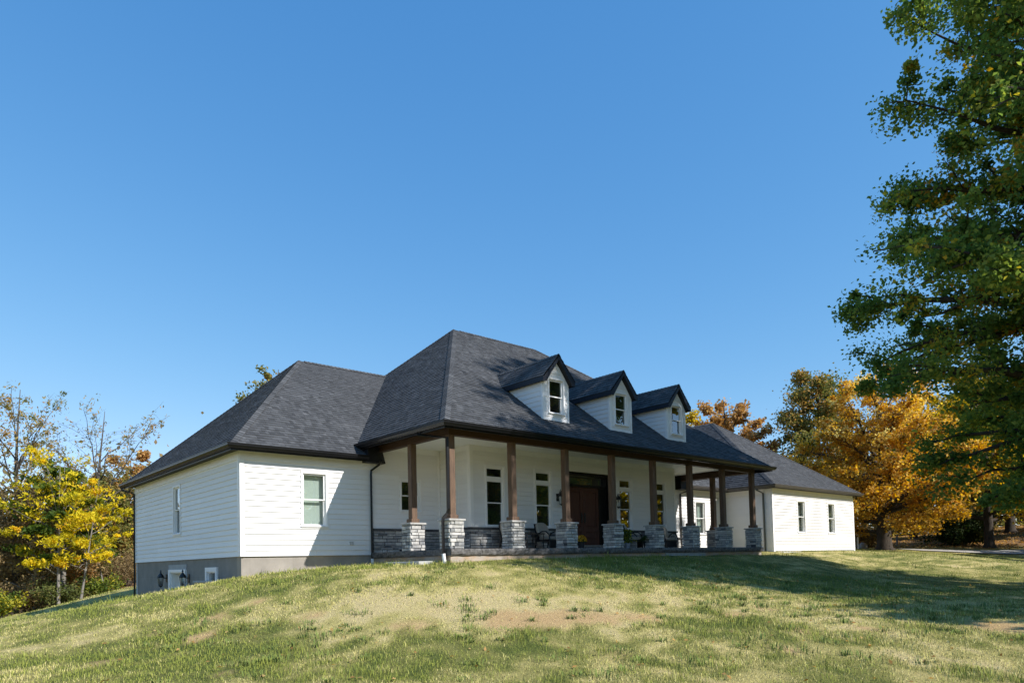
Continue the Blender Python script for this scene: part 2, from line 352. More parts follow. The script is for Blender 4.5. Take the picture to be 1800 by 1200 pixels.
def blob(x, y, bx, by, r): return np.exp(-((x-bx)**2+(y-by)**2)/(r*r))
def lawn_maps(x, y):
    """dryness, bare soil, tuftiness of the lawn"""
    n1 = fbm(x*0.55+3, y*0.55+9, 4); n2 = fbm(x*1.7+40, y*1.7+11, 3); n3 = fbm(x*0.22+7, y*0.22+70, 3)
    n4 = fbm(x*4.5+60, y*4.5+21, 2)
    dry = 0.47+0.9*(n1-0.5)+1.0*(n2-0.5)+0.35*(n3-0.5)+1.3*(n4-.5)
    for bx, by, r, k in ((-2.5, -5.2, 1.9, .45), (-0.3, -6.2, 1.6, .42), (-3.6, -2.9, 1.7, .40), (1.9, -5.4, 1.9, .32), (-1.2, -3.6, 2.0, .30), (-5.5, -1.0, 1.4, .3), (2.5, -8.5, 1.6, .35), (4.5, -11, 1.7, .4), (-5.5, -4.0, 1.2, .25), (-2.6, -8.6, 1.3, .25), (0.6, -11.2, 1.2, .3)):
        dry = dry+k*blob(x, y, bx, by, r)
    for bx, by, r, k in ((-5.0, -6.4, 1.5, .4), (-7.8, -3.5, 2.0, .4), (-2.7, -7.4, 1.5, .45), (0.2, -8.2, 1.4, .3), (9, -3, 4.0, .35), (4, -1.2, 2.5, .12), (-4.5, 1.5, 1.5, .2)):
        dry = dry-k*blob(x, y, bx, by, r)
    bare = np.zeros_like(x)
    for bx, by, r, k in ((-2.45, -5.35, .8, 1.0), (-1.3, -5.9, .75, .9), (-0.4, -6.6, .5, .7), (-6.9, -1.85, .30, 1.3), (-4.1, -4.3, .55, .85), (3.9, -11.0, .7, 1.1), (1.3, -7.4, .45, .7), (-7.5, -4.9, .25, .9), (-3.3, -3.5, .6, .5), (2.0, -9.6, .35, .8), (-6.2, -.6, .35, .8), (-5.2, -.2, .3, .8), (-7.4, -.9, .3, .8), (-5.0, -2.2, .35, .7), (-8.6, -2.6, .3, .8), (-.6, -9.4, .3, .8), (.9, -8.9, .3, .7), (2.6, -7.3, .4, .8), (-2.9, -7.9, .25, .8), (5.6, -8.8, .45, .8)):
        bare = bare+k*blob(x, y, bx, by, r)
    bare = np.clip((bare*(0.2+0.7*n2+1.0*n4)-0.42)*3.0+np.clip((n2*.6+n4*.4-.69)*6, 0, .8)*(dry > .45), 0, 1)
    tuft = np.clip((fbm(x*1.3+90, y*1.3+33, 3)-0.56)*6, 0, 1)*np.clip(1.3-dry, 0, 1)
    return np.clip(dry, 0, 1), bare, tuft
def litter_map(x, y):
    d = (x-38)*0.75+(y-2)*0.65+2.5*(fbm(x*.3, y*.3, 3)-.5)
    right = np.clip((d-5.0)/4, 0, 1)
    left = np.clip((y-29+0.45*(x+5)+3*(fbm(x*.4+5, y*.4, 3)-.5))/4, 0, 1)*(x < 20)
    return np.maximum(right, left)

def in_house(x, y):
    return ((x > -4.1) & (x < 27.9) & (y > 3.72) & (y < 14.1)) | ((x > -.2) & (x < 15.5) & (y > -.2) & (y < 4)) | ((x > 19.0) & (x < 27.7) & (y > 1.3) & (y < 5))

xs = np.unique(np.concatenate([np.geomspace(22, 900, 26), np.arange(-22, 22.01, 0.30), -np.geomspace(22, 900, 22), np.arange(22, 75, 1.5)]))
ys = np.unique(np.concatenate([np.geomspace(8, 900, 40), np.arange(-17, 8, 0.30), -np.geomspace(17, 900, 20)]))
XX, YY = np.meshgrid(xs, ys, indexing='ij'); gx, gy = XX.ravel(), YY.ravel()
GZ = gz(gx, gy)+0.05*(fbm(gx*.7, gy*.7, 3)-.5)*(np.hypot(gx, gy) < 40)
nx, ny = len(xs), len(ys)
idx = np.arange(nx*ny).reshape(nx, ny)
q = np.stack([idx[:-1, :-1], idx[1:, :-1], idx[1:, 1:], idx[:-1, 1:]], -1).reshape(-1, 4)
dry, bare, tuft = lawn_maps(gx, gy)
t = NT('lawn_ground'); t.rough(0.95, 0.1)
ad, ab, al = t.attr('dry'), t.attr('bare'), t.attr('litter')
w1 = t.noise(t.wpos((1, 1, 1)), 30, 8, 0.85); w2 = t.noise(t.wpos(), 5, 5, 0.6); w3 = t.noise(t.wpos((3, 3, 3)), 3.5, 6, 0.8)
grass_c = t.ramp(ad.outputs['Fac'], [(0.0, (0.12, 0.145, 0.036)), (0.45, (0.30, 0.275, 0.085)), (0.8, (0.54, 0.45, 0.175)), (1.0, (0.64, 0.51, 0.25))])
grass_c = t.mix(0.8, grass_c, t.ramp(w1, [(0.38, (0.42, 0.41, 0.38)), (0.60, (1.12, 1.12, 1.12))]), 'MULTIPLY')
soil_c = t.ramp(w1, [(0.36, (0.30, 0.175, 0.085)), (0.50, (0.50, 0.335, 0.155)), (0.65, (0.68, 0.485, 0.25))])
col = t.mix(ab.outputs['Fac'], grass_c, soil_c)
lit_c = t.ramp(w3, [(0.3, (0.085, 0.045, 0.024)), (0.5, (0.20, 0.115, 0.055)), (0.68, (0.34, 0.22, 0.10))])
col = t.mix(al.outputs['Fac'], col, lit_c)
t.base(col); t.bump(w1, 0.8, 0.04)
ground = mesh_np('ground', np.c_[gx, gy, GZ], q.ravel(), np.arange(0, q.size, 4), t.m,
                 attrs=[('dry', 'POINT', 'FLOAT', dry), ('bare', 'POINT', 'FLOAT', bare), ('litter', 'POINT', 'FLOAT', litter_map(gx, gy))], kind='structure', smooth=True)

# driveway at the right, in front of the leaf-covered slope
dm = MB(); dpts = [(38.2, 1.8), (41.5, -0.1), (45, -2.7), (50, -6.5), (58, -12.5)]
for i in range(len(dpts)-1):
    for k in range(6):
        f0, f1 = k/6, (k+1)/6; p0 = np.array(dpts[i]); p1 = np.array(dpts[i+1]); a = p0+(p1-p0)*f0; b = p0+(p1-p0)*f1
        wv = np.array([.6, .8])*2.4
        dm.poly([(a[0]-wv[0]*.2, a[1]-wv[1]*.2, g1(*(a-wv*.2))+.06), (b[0]-wv[0]*.2, b[1]-wv[1]*.2, g1(*(b-wv*.2))+.06), (b[0]+wv[0], b[1]+wv[1], g1(*(b+wv))+.05), (a[0]+wv[0], a[1]+wv[1], g1(*(a+wv))+.05)])
dm.build('driveway', m_plain('pale_gravel', (0.40, 0.375, 0.34), 0.95, 0.1, 7.0, 0.2, bump=0.5), kind='structure')

# ------------------------------------------------------------------ the house
rnd = random.Random(11)
house = tag(empty('house', (0, 0, 0)), 'white lap sided house with black shingle roof, three dormers and a stone piered porch', 'house')

ZE, ZE2 = 3.211, 2.836
X1, Y1, Y2 = -4.047, 3.775, 14.05
X3, Y3 = 2.393, 2.203
XP = 7*S+PW                                  # right end of the porch posts
GX, GY, GX2 = 19.078, 1.342, 27.55
O1, O2, GO = 0.511, 0.372, 0.331
EXPO = 0.149

def split_intervals(a0, a1, cuts):
    iv = [(a0, a1)]
    for c0, c1 in cuts:
        new = []
        for s, e in iv:
            if c1 <= s or c0 >= e: new.append((s, e)); continue
            if c0 > s: new.append((s, c0))
            if c1 < e: new.append((c1, e))
        iv = new
    return [(s, e) for s, e in iv if e-s > 0.004]

def make_wall(fr, a0, a1, z0, z1, holes, zs0=None, zs1=None, parent=None, mat=None, boards=True, ac=None, thick=0.10, lip=0.032):
    """backing with real openings (holes: glass openings a0,a1,z0,z1) and one lap board object per course and gap"""
    parent = parent or house
    holes = [h if h[1]-h[0] > 1.5 else win_open(*h) for h in holes]
    m = MB(); zz = sorted(set([z0, z1]+[h[2] for h in holes]+[h[3] for h in holes])); zz = [z for z in zz if z0 <= z <= z1]
    for k in range(len(zz)-1):
        zm = (zz[k]+zz[k+1])/2
        for s, e in split_intervals(a0, a1, [(h[0], h[1]) for h in holes if h[2] < zm < h[3]]):
            fr.box(m, s, e, -thick, 0, zz[k], zz[k+1])
    w = m.build('wall', mat or TRIM, parent)
    if boards:
        b0, b1 = ac or (a0, a1)
        z = zs0 if zs0 is not None else z0; top = (zs1 if zs1 is not None else z1)
        hs = [(h[0]-.062, h[1]+.062, h[2]-.062, h[3]+.072) for h in holes]
        while z < top-0.03:
            ze = min(z+EXPO, top)
            def piece(s, e, za, zb):
                fb = lambda zq: lip-(lip-.006)*(zq-z)/EXPO
                mm = MB(); P = fr.P
                mm.hexa([P(s, fb(za), za), P(e, fb(za), za), P(e, 0.001, za), P(s, 0.001, za), P(s, fb(zb), zb), P(e, fb(zb), zb), P(e, 0.001, zb), P(s, 0.001, zb)])
                mm.build('siding_board', SIDING, w)
            full = [h for h in hs if h[2] < ze-.004 and h[3] > z+.004]
            for s, e in split_intervals(b0, b1, [(h[0], h[1]) for h in full]):
                if e-s > 3.0 and rnd.random() < .75:
                    j = s+(e-s)*rnd.uniform(.25, .75); piece(s, j-.0015, z, ze); piece(j+.0015, e, z, ze)
                else: piece(s, e, z, ze)
            for h in full:
                s, e = max(h[0], b0), min(h[1], b1)
                if h[2] > z+.012: piece(s, e, z, h[2])
                if h[3] < ze-.012: piece(s, e, h[3], ze)
            z = ze
    return w

def win_open(a0, a1, z0, z1): return a0-.030, a1+.030, z0-.025, z1+.025   # glass size -> opening size
def make_window(fr, a0, a1, z0, z1, rail, parent=None, name='window', transom=None, back='dark', sep=True, casing=0.062, label=None):
    """casing, frame, two sashes, panes, sill, and a recess with dark room or blind behind"""
    root = MB(); par = parent or house
    c = casing
    a0, a1, z0, z1 = win_open(a0, a1, z0, z1)
    fr.box(root, a0-c, a0, 0.0, 0.044, z0-c, z1+c); fr.box(root, a1, a1+c, 0.0, 0.044, z0-c, z1+c)
    fr.box(root, a0, a1, 0.0, 0.044, z1, z1+c)
    fr.box(root, a0, a1, 0.0, 0.044, z0-c, z0)
    # jamb linings
    fr.box(root, a0, a0+.018, -0.10, 0.0, z0, z1); fr.box(root, a1-.018, a1, -0.10, 0.0, z0, z1)
    fr.box(root, a0+.018, a1-.018, -0.10, 0.0, z1-.018, z1); fr.box(root, a0+.018, a1-.018, -0.10, 0.0, z0, z0+.018)
    if transom: fr.box(root, a0+.018, a1-.018, -0.09, 0.026, transom[0], transom[1])
    w = root.build(name, TRIM, par)
    if label: w['label'] = label
    sub = w if sep else par
    sl = MB(); fr.box(sl, a0-c-.015, a1+c+.015, 0.045, 0.070, z0-c*.55, z0-.002); sl.build('sill', TRIM, sub)
    lowtop = transom[0] if transom else z1
    def sash(za, zb, b, w_=0.030):
        s = MB(); i0, i1 = a0+.018, a1-.018
        fr.box(s, i0, i0+w_, b-.03, b, za, zb); fr.box(s, i1-w_, i1, b-.03, b, za, zb)
        fr.box(s, i0+w_, i1-w_, b-.03, b, zb-w_*.9, zb); fr.box(s, i0+w_, i1-w_, b-.03, b, za, za+w_)
        s.build('sash', TRIM, sub)
        g = MB(); P = fr.P
        g.poly([P(i0+w_, b-.016, za+w_), P(i1-w_, b-.016, za+w_), P(i1-w_, b-.016, zb-w_*.9), P(i0+w_, b-.016, zb-w_*.9)])
        g.build('pane', GLASS, sub)
    if rail is not None:
        sash(rail-.02, lowtop-.018 if not transom else lowtop, -0.012)
        sash(z0+.018, rail+.02, -0.046)
    else: sash(z0+.018, lowtop-.018, -0.012)
    if transom: sash(transom[1], z1-.018, -0.012)
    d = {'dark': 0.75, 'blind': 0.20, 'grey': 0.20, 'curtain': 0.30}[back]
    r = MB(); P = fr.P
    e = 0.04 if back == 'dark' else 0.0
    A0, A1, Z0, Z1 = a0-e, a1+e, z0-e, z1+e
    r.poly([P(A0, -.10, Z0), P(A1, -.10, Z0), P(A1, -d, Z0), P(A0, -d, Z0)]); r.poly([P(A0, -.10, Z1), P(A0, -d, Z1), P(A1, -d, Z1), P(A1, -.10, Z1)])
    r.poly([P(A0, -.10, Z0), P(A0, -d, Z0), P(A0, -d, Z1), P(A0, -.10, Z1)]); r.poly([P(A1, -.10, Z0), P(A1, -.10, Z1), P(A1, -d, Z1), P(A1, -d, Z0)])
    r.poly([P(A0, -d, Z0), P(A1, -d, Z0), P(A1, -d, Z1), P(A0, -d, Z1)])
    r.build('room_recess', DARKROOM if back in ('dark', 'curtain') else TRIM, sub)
    if back in ('blind', 'grey'):
        b = MB(); n = 26; hh = (z1-z0)/n
        for k in range(n):
            za = z0+k*hh; P = fr.P
            b.poly([P(a0+.02, -.185, za), P(a1-.02, -.185, za), P(a1-.02, -.172, za+hh*.98), P(a0+.02, -.172, za+hh*.98)])
        b.build('blind', BLIND if back == 'blind' else GREYBLIND, sub)
    if back == 'curtain':
        b = MB(); n = 22; P = fr.P
        for k in range(n):
            if 7 < k < 13: continue
            s0 = a0+.02+(a1-a0-.04)*k/n; s1 = a0+.02+(a1-a0-.04)*(k+1)/n
            o = -.17-.03*(k % 2); o2 = -.17-.03*((k+1) % 2)
            b.poly([P(s0, o, z0), P(s1, o2, z0), P(s1, o2, z1), P(s0, o, z1)])
        b.build('curtain', BLIND, sub)
    return w

FY1 = Fr((0, Y1, 0), (1, 0, 0)); FY3 = Fr((0, Y3, 0), (1, 0, 0)); FX1 = Fr((X1, 0, 0), (0, -1, 0)); FG = Fr((0, GY, 0), (1, 0, 0))
FXL = Fr((X3, 0, 0), (0, -1, 0)); FXR = Fr((XP-X3, 0, 0), (0, 1, 0)); FGL = Fr((GX, 0, 0), (0, -1, 0))

# left wing, front wall in the sun; the wall continues as the back of the porch
def corner_board(fr, a0, a1, z0, z1, par, b=.024, name='corner_board'):
    b = b+.018; m = MB(); fr.box(m, a0, a1, 0.002, b, z0, z1); m.build(name, TRIM, par)

WL = (-2.28, -1.65, 0.80, 2.22)
w = make_wall(FY1, X1, -.10, -.06, 2.73, [WL], zs0=-.06, zs1=2.50, ac=(X1+.10, -.12))
corner_board(FY1, X1-.024, X1+.098, -.062, 2.73, w); corner_board(FY1, X1+.10, -.12, 2.502, 2.73, w, .02, 'frieze_board')
make_window(FY1, *WL, 1.52, back='blind')
PWN = (0.94, 1.56, 1.31, 2.21)
w = make_wall(FY1, -.098, X3-.002, .60, 3.27, [PWN], zs0=.735, zs1=3.10, ac=(-.09, X3-.10))
corner_board(FY1, X3-.098, X3-.02, .735, 3.26, w); corner_board(FY1, -.09, X3-.10, 3.102, 3.27, w, .02, 'frieze_board')
make_window(FY1, *PWN, 1.77, back='dark')
# left wing, shaded side wall
WS = (-9.36, -8.76, 0.80, 2.24)
w = make_wall(FX1, -Y2, -Y1, -.06, 2.73, [WS], zs0=-.06, zs1=2.50, ac=(-Y2+.10, -Y1-.10))
corner_board(FX1, -Y1-.098, -Y1+.0, -.06, 2.73, w, .022); corner_board(FX1, -Y2, -Y2+.098, -.06, 2.73, w); corner_board(FX1, -Y2+.10, -Y1-.10, 2.502, 2.73, w, .02, 'frieze_board')
make_window(FX1, *WS, 1.55, back='dark')
# main entrance wall on the porch
MW = [(3.06, 3.70), (5.18, 5.82), (9.46, 10.10), (11.58, 12.22)]
DOORH = (6.50, 8.78, 0.16, 2.66)
w = make_wall(FY3, X3, XP-X3, .0, 3.27, [(a, b, .80, 2.60) for a, b in MW]+[DOORH], zs0=.735, zs1=3.10, ac=(X3+.10, XP-X3-.10))
corner_board(FY3, X3-.02, X3+.098, .735, 3.26, w); corner_board(FY3, XP-X3-.098, XP-X3+.02, .735, 3.26, w); corner_board(FY3, X3+.10, XP-X3-.10, 3.102, 3.27, w, .02, 'frieze_board')
for a, b in MW: make_window(FY3, a, b, .80, 2.60, 1.51, transom=(2.20, 2.31), back='dark')
w = make_wall(FXL, -Y1+.001, -Y3-.10, .0, 3.27, [], zs0=.735, zs1=3.10, ac=(-Y1+.03, -Y3-.10)); corner_board(FXL, -Y3-.098, -Y3, .735, 3.26, w, .018)
w = make_wall(FXR, Y3+.10, Y1-.001, .0, 3.27, [], zs0=.735, zs1=3.10, ac=(Y3+.10, Y1-.03)); corner_board(FXR, Y3, Y3+.098, .735, 3.26, w, .018)
# right wing and garage
RW = (16.70, 17.36, .76, 2.16)
w = make_wall(FY1, XP-X3+.002, GX-.10, -.4, 2.73, [RW], zs0=-.06, zs1=2.50, ac=(XP-X3+.03, GX-.03))
corner_board(FY1, XP-X3+.03, GX-.03, 2.502, 2.73, w, .02, 'frieze_board')
make_window(FY1, *RW, 1.46, back='curtain')
w = make_wall(FGL, -Y1-.1, -GY-.10, -.4, 2.73, [], zs0=-.12, zs1=2.50, ac=(-Y1+.03, -GY-.10)); corner_board(FGL, -GY-.098, -GY, -.4, 2.73, w, .022)
corner_board(FGL, -Y1+.03, -GY-.10, 2.502, 2.73, w, .02, 'frieze_board')
GWN = [(21.48, 22.12), (24.66, 25.30)]
w = make_wall(FG, GX, GX2, -.4, 2.73, [(a, b, .76, 2.19) for a, b in GWN], zs0=-.12, zs1=2.50, ac=(GX+.10, GX2-.10), lip=.044)
corner_board(FG, GX-.022, GX+.098, -.4, 2.73, w); corner_board(FG, GX2-.098, GX2, -.4, 2.73, w); corner_board(FG, GX+.10, GX2-.10, 2.502, 2.73, w, .02, 'frieze_board')
for a, b in GWN: make_window(FG, a, b, .76, 2.19, 1.49, back='grey')
# back and right side, unseen from the front
m = MB(); m.box(X1, GX2, Y2-.1, Y2, -2.6, 2.73); m.box(GX2-.1, GX2-.002, GY+.1, Y2-.1, -.5, 2.73); m.build('wall', TRIM, house)

# foundation
m = MB(); m.box(X1+.02, -.10, Y1+.02, Y1+.30, -1.6, -.062); m.build('foundation', CONC, house)
def hole_box(fr, a0, a1, z0, z1, holes, b0, b1, mat, name):
    m = MB(); zz = sorted(set([z0, z1]+[h[2] for h in holes]+[h[3] for h in holes]))
    for k in range(len(zz)-1):
        zm = (zz[k]+zz[k+1])/2
        for s, e in split_intervals(a0, a1, [(h[0], h[1]) for h in holes if h[2] < zm < h[3]]): fr.box(m, s, e, b0, b1, zz[k], zz[k+1])
    return m.build(name, mat, house)
BD = (-9.86, -8.42, -2.6, -.44); BW = (-6.34, -5.62, -1.05, -.44)
hole_box(FX1, -Y2+.02, -Y1-.30, -2.6, -.062, [BD, BW], -.32, -.02, m_concrete('shaded_side_concrete', (0.25, 0.235, 0.215)), 'foundation')  # darker copy of the concrete: the side wall's shade is put into its colour
m = MB(); FX1.box(m, -10.06, -8.24, -.018, .0, -.36, -.20); m.build('lintel_patch', m_plain('smooth_cement', (.36, .36, .355), .9, .2, 4.0, .08), house)
# basement door set deep in a white surround
bd = MB(); FX1.box(bd, -10.02, -9.86, -.02, .03, -2.5, -.355); FX1.box(bd, -8.42, -8.26, -.02, .03, -2.5, -.355); FX1.box(bd, -9.86, -8.42, -.02, .03, -.44, -.355)
FX1.box(bd, -9.86, -9.83, -.28, -.02, -2.5, -.44); FX1.box(bd, -8.45, -8.42, -.28, -.02, -2.5, -.44); FX1.box(bd, -9.83, -8.45, -.28, -.02, -.47, -.44)
b = bd.build('basement_door', TRIM, house)
dl = MB(); FX1.box(dl, -9.83, -9.60, -.30, -.24, -2.5, -.47); FX1.box(dl, -8.68, -8.45, -.30, -.24, -2.5, -.47); FX1.box(dl, -9.60, -8.68, -.30, -.24, -.62, -.47); dl.build('door_leaf', TRIM, b)
g = MB(); FX1.box(g, -9.60, -8.68, -.29, -.28, -2.3, -.62); g.build('pane', m_plain('frosted_blue_pane', (.22, .33, .36), .15, .5), b)
# basement window
bw = MB(); FX1.box(bw, -6.46, -6.34, -.02, .03, -1.05, -.32); FX1.box(bw, -5.62, -5.50, -.02, .03, -1.05, -.32); FX1.box(bw, -6.34, -5.62, -.02, .03, -.44, -.32)
FX1.box(bw, -6.34, -6.28, -.14, -.02, -1.05, -.44); FX1.box(bw, -5.68, -5.62, -.14, -.02, -1.05, -.44); FX1.box(bw, -6.28, -5.68, -.14, -.02, -.48, -.44)
b = bw.build('basement_window', TRIM, house)
g = MB(); g.poly([FX1.P(-6.28, -.10, -1.05), FX1.P(-5.68, -.10, -1.05), FX1.P(-5.68, -.10, -.48), FX1.P(-6.28, -.10, -.48)]); g.build('pane', GLASS, b)
g = MB(); FX1.box(g, -6.4, -5.56, -.5, -.33, -1.1, -.40); g.build('room_recess', DARKROOM, b)
# outlet cover on the sunny wall
m = MB(); FY1.box(m, -.88, -.77, .017, .05, .24, .33); FY1.box(m, -.89, -.76, .05, .056, .325, .335); m.build('outlet_cover', m_plain('grey_plastic', (.5, .5, .5), .5), house)

# ------------------------------------------------------------------ porch floor, coping, piers, posts, beams, ceiling
E_ = 0.15
m = MB(); m.box(-E_+.14, XP+E_-.14, -E_+.14, Y1-.01, -.16, 0.0); m.build('porch_floor', FLOORC, house)
m = MB(); m.box(-E_+.03, XP+E_-.03, -E_+.03, -E_+.28, -1.1, -.172); m.box(-E_+.03, -E_+.28, -E_+.28, Y1-.01, -1.1, -.172); m.box(XP+E_-.28, XP+E_-.03, -E_+.28, Y1-.01, -1.1, -.172)
pf = m.build('porch_foundation', PORCHC, house)
m = MB(); m.box(9.0, 11.4, -E_+.012, -E_+.029, -1.0, -.176); m.build('cement_patch', m_plain('grey_parging', (.34, .36, .37), .9, .2, 5.0, .15), pf)
def coping(fr, a0, a1):
    n = max(1, round((a1-a0)/1.05)); L = (a1-a0)/n
    for k in range(n):
        s, e = a0+k*L+.003, a0+(k+1)*L-.003
        m = MB(); na = 7; rows = []
        for (z, b0) in ((-.168, .012), (-.125, .034), (-.07, .040), (-.02, .032), (0.004, .012)):
            rows.append([fr.P(s+(e-s)*i/na, b0+rnd.uniform(-.012, .012), z) for i in range(na+1)])
        rows.append([fr.P(s+(e-s)*i/na, -.139, .004) for i in range(na+1)])
        m.rings(rows, 0.5, cap=False, closed=False)
        P = fr.P
        for a in (s, e): m.poly([P(a, -.139, -.168), P(a, .02, -.168), P(a, .03, -.07), P(a, .015, .004), P(a, -.139, .004)])
        m.build('coping_stone', COPING, house)
FPF = Fr((0, -E_, 0), (1, 0, 0)); FPL = Fr((-E_, 0, 0), (0, -1, 0)); FPR = Fr((XP+E_, 0, 0), (0, 1, 0))
coping(FPF, -E_, XP+E_); coping(FPL, -Y1+.02, E_-.142); coping(FPR, -E_+.142, Y1-.02)

PH = 0.785                                    # pier height with cap
def stone_box(m, fr, a0, a1, z0, z1, b, tone, r):
    j = lambda s=.006: r.uniform(-s, s)
    P = fr.P; c = 0.010
    back = [P(a0, -.05, z0), P(a1, -.05, z0), P(a1, -.05, z1), P(a0, -.05, z1)]
    mid = [P(a0+j(.003), b-.016+j(.004), z0), P(a1+j(.003), b-.016+j(.004), z0), P(a1+j(.003), b-.016+j(.004), z1), P(a0+j(.003), b-.016+j(.004), z1)]
    fro = [P(a0+c+j(), b+j(.007), z0+c*.8+j(.003)), P(a1-c+j(), b+j(.007), z0+c*.8+j(.003)), P(a1-c+j(), b+j(.007), z1-c*.8+j(.003)), P(a0+c+j(), b+j(.007), z1-c*.8+j(.003))]
    m.rings([back, mid, fro], tone)
def pier(px, py, singles):
    """px,py: left front corner of the post; stones on four faces"""
    r = random.Random(int(px*100+py*10)+3)
    x0, x1, y0, y1 = px-.145, px+PW+.145, py-.145, py+PW+.145
    core = MB(); core.box(x0+.03, x1-.03, y0+.03, y1-.03, 0, PH-.045)
    p = core.build('stone_pier', m_plain_cache('dark_mortar'), house)
    faces = [(Fr((0, y0+.03, 0), (1, 0, 0)), x0, x1, True), (Fr((x0+.03, 0, 0), (0, -1, 0)), -y1, -y0, True), (Fr((x1-.03, 0, 0), (0, 1, 0)), y0, y1, False), (Fr((0, y1-.03, 0), (-1, 0, 0)), -x1, -x0, False)]
    zrows = []; z = 0.004
    while z < PH-.055:
        h = r.choice((.062, .072, .082, .092, .102)); h = min(h, PH-.047-z)
        if PH-.047-(z+h) < .035: h = PH-.047-z
        zrows.append((z, z+h)); z += h
    bulk = MB()
    for fi, (fr, a0, a1, vis) in enumerate(faces):
        for ri, (za, zb) in enumerate(zrows):
            ext = (ri+fi) % 2 == 0
            s = a0+(0.0 if ext else .028); end = a1-(0.0 if not ext else .028)
            while s < end-.02:
                L = r.choice((.12, .17, .22, .27, .32, .38)); e = s+L
                if end-e < .07: e = end
                tone = min(1, max(0, r.gauss(.72, .24)))
                b = .032+r.uniform(-.016, .018)
                if vis and singles:
                    m = MB(); stone_box(m, fr, s+.005, e-.005, za+.005, zb-.005, b, tone, r); m.build('stone', STONE, p)
                else: stone_box(bulk, fr, s+.005, e-.005, za+.005, zb-.005, b, tone, r)
                s = e
    if bulk.f: bulk.build('stone_facing', STONE, p, kind='stuff')
    cap = MB(); cap.bbox(x0-.035, x1+.035, y0-.035, y1+.035, PH-.047, PH, .010); cap.build('pier_cap', CAPSTONE, p)
_cache = {}
def m_plain_cache(n):
    if n not in _cache: _cache[n] = m_plain(n, (0.022, 0.021, 0.021), 0.95, 0.1, 20.0, 0.3)
    return _cache[n]
def post(px, py):
    m = MB(); m.bbox(px, px+PW, py, py+PW, PH, 3.0, .006); p = m.build('porch_post', POST, house)
    b = MB(); b.bbox(px-.045, px+PW+.045, py-.045, py+PW+.045, PH+.001, PH+.115, .012); b.build('base_trim', POST, p)
    return p
posts = [(S*k, 0.0) for k in range(8)]+[(0.0, 1.80), (7*S, 1.80)]
for i, (px, py) in enumerate(posts):
    pier(px, py, i in (0, 1, 2, 3, 8)); post(px, py)
BT = 3.275
m = MB(); m.box(-.006, XP+.006, -.006, PW+.006, 3.0, BT); m.build('porch_beam', BEAM, house)
m = MB(); m.box(-.006, PW+.006, PW+.006, Y1-.002, 3.0, BT); m.build('porch_beam', BEAM, house)
m = MB(); m.box(XP-PW-.006, XP+.006, PW+.006, Y1-.002, 3.0, BT); m.build('porch_beam', BEAM, house)
# boarded ceiling: panels with open joints
cx0, cx1 = PW+.006, XP-PW-.006
pn = 6; pl = (cx1-cx0)/pn
ce = MB(); ce.box(cx0, cx1, PW+.006, Y1-.002, BT+.004, BT+.03); ce = ce.build('porch_ceiling', CEIL, house)
for k in range(pn):
    m = MB(); y1_ = Y3-.001 if True else Y1
    m.box(cx0+k*pl+.004, cx0+(k+1)*pl-.004, PW+.012, Y3-.002, 3.262, 3.274); m.build('ceiling_panel', CEIL, ce)
for a, b in ((cx0, X3-.002), (XP-X3+.002, cx1)):
    m = MB(); m.box(a+.004, b-.004, Y3+.004, Y1-.004, 3.262, 3.274); m.build('ceiling_panel', CEIL, ce)

# stone wainscot with a dark cap
def wainscot(fr, a0, a1, holes=(), z1=.665, cap=True):
    r = random.Random(int(a0*10)+77); st = MB()
    z = 0.004
    while z < z1-.01:
        h = r.choice((.06, .075, .09, .105)); h = min(h, z1-z)
        if z1-(z+h) < .04: h = z1-z
        for s0, e0 in split_intervals(a0, a1, holes if True else ()):
            s = s0
            while s < e0-.02:
                e = s+r.choice((.16, .22, .3, .38, .46))
                if e0-e < .1: e = e0
                stone_box(st, fr, s+.006, e-.006, z+.006, z+h-.006, .045+r.uniform(-.018, .018), min(1, max(0, r.gauss(.52, .22))), r)
                s = e
        z += h
    w = MB(); fr.box(w, a0, a1, .0015, .018, 0, z1)
    w = w.build('stone_wainscot', m_plain_cache('dark_mortar'), house)
    st.build('stone_facing', STONE, w, kind='stuff')
    if cap:
        for s, e in split_intervals(a0, a1, holes):
            c = MB(); fr.box(c, s, e, .002, .085, z1+.002, z1+.062); c.build('ledge_cap', DARKCAP, w)
wainscot(FY1, -.09, X3-.06)
wainscot(FY3, X3-.045, 6.42)
wainscot(FY3, 8.86, XP-X3+.045)
wainscot(FXL, -Y1+.06, -Y3-.02)
wainscot(FXR, Y3+.02, Y1-.06)
wainscot(FY1, XP-X3+.06, 15.44, z1=.50)
st = MB(); r = random.Random(5); s = 6.44
while s < 8.83:
    e = min(8.84, s+r.choice((.2, .3, .4)));
    if 8.84-e < .12: e = 8.84
    stone_box(st, FY3, s+.004, e-.004, .004, .13, .05+r.uniform(-.01, .01), r.gauss(.5, .15), r); s = e
dst = MB(); FY3.box(dst, 6.44, 8.84, .001, .10, .132, .165); dstp = dst.build('door_step', CAPSTONE, house); st.build('stone_facing', STONE, dstp, kind='stuff')

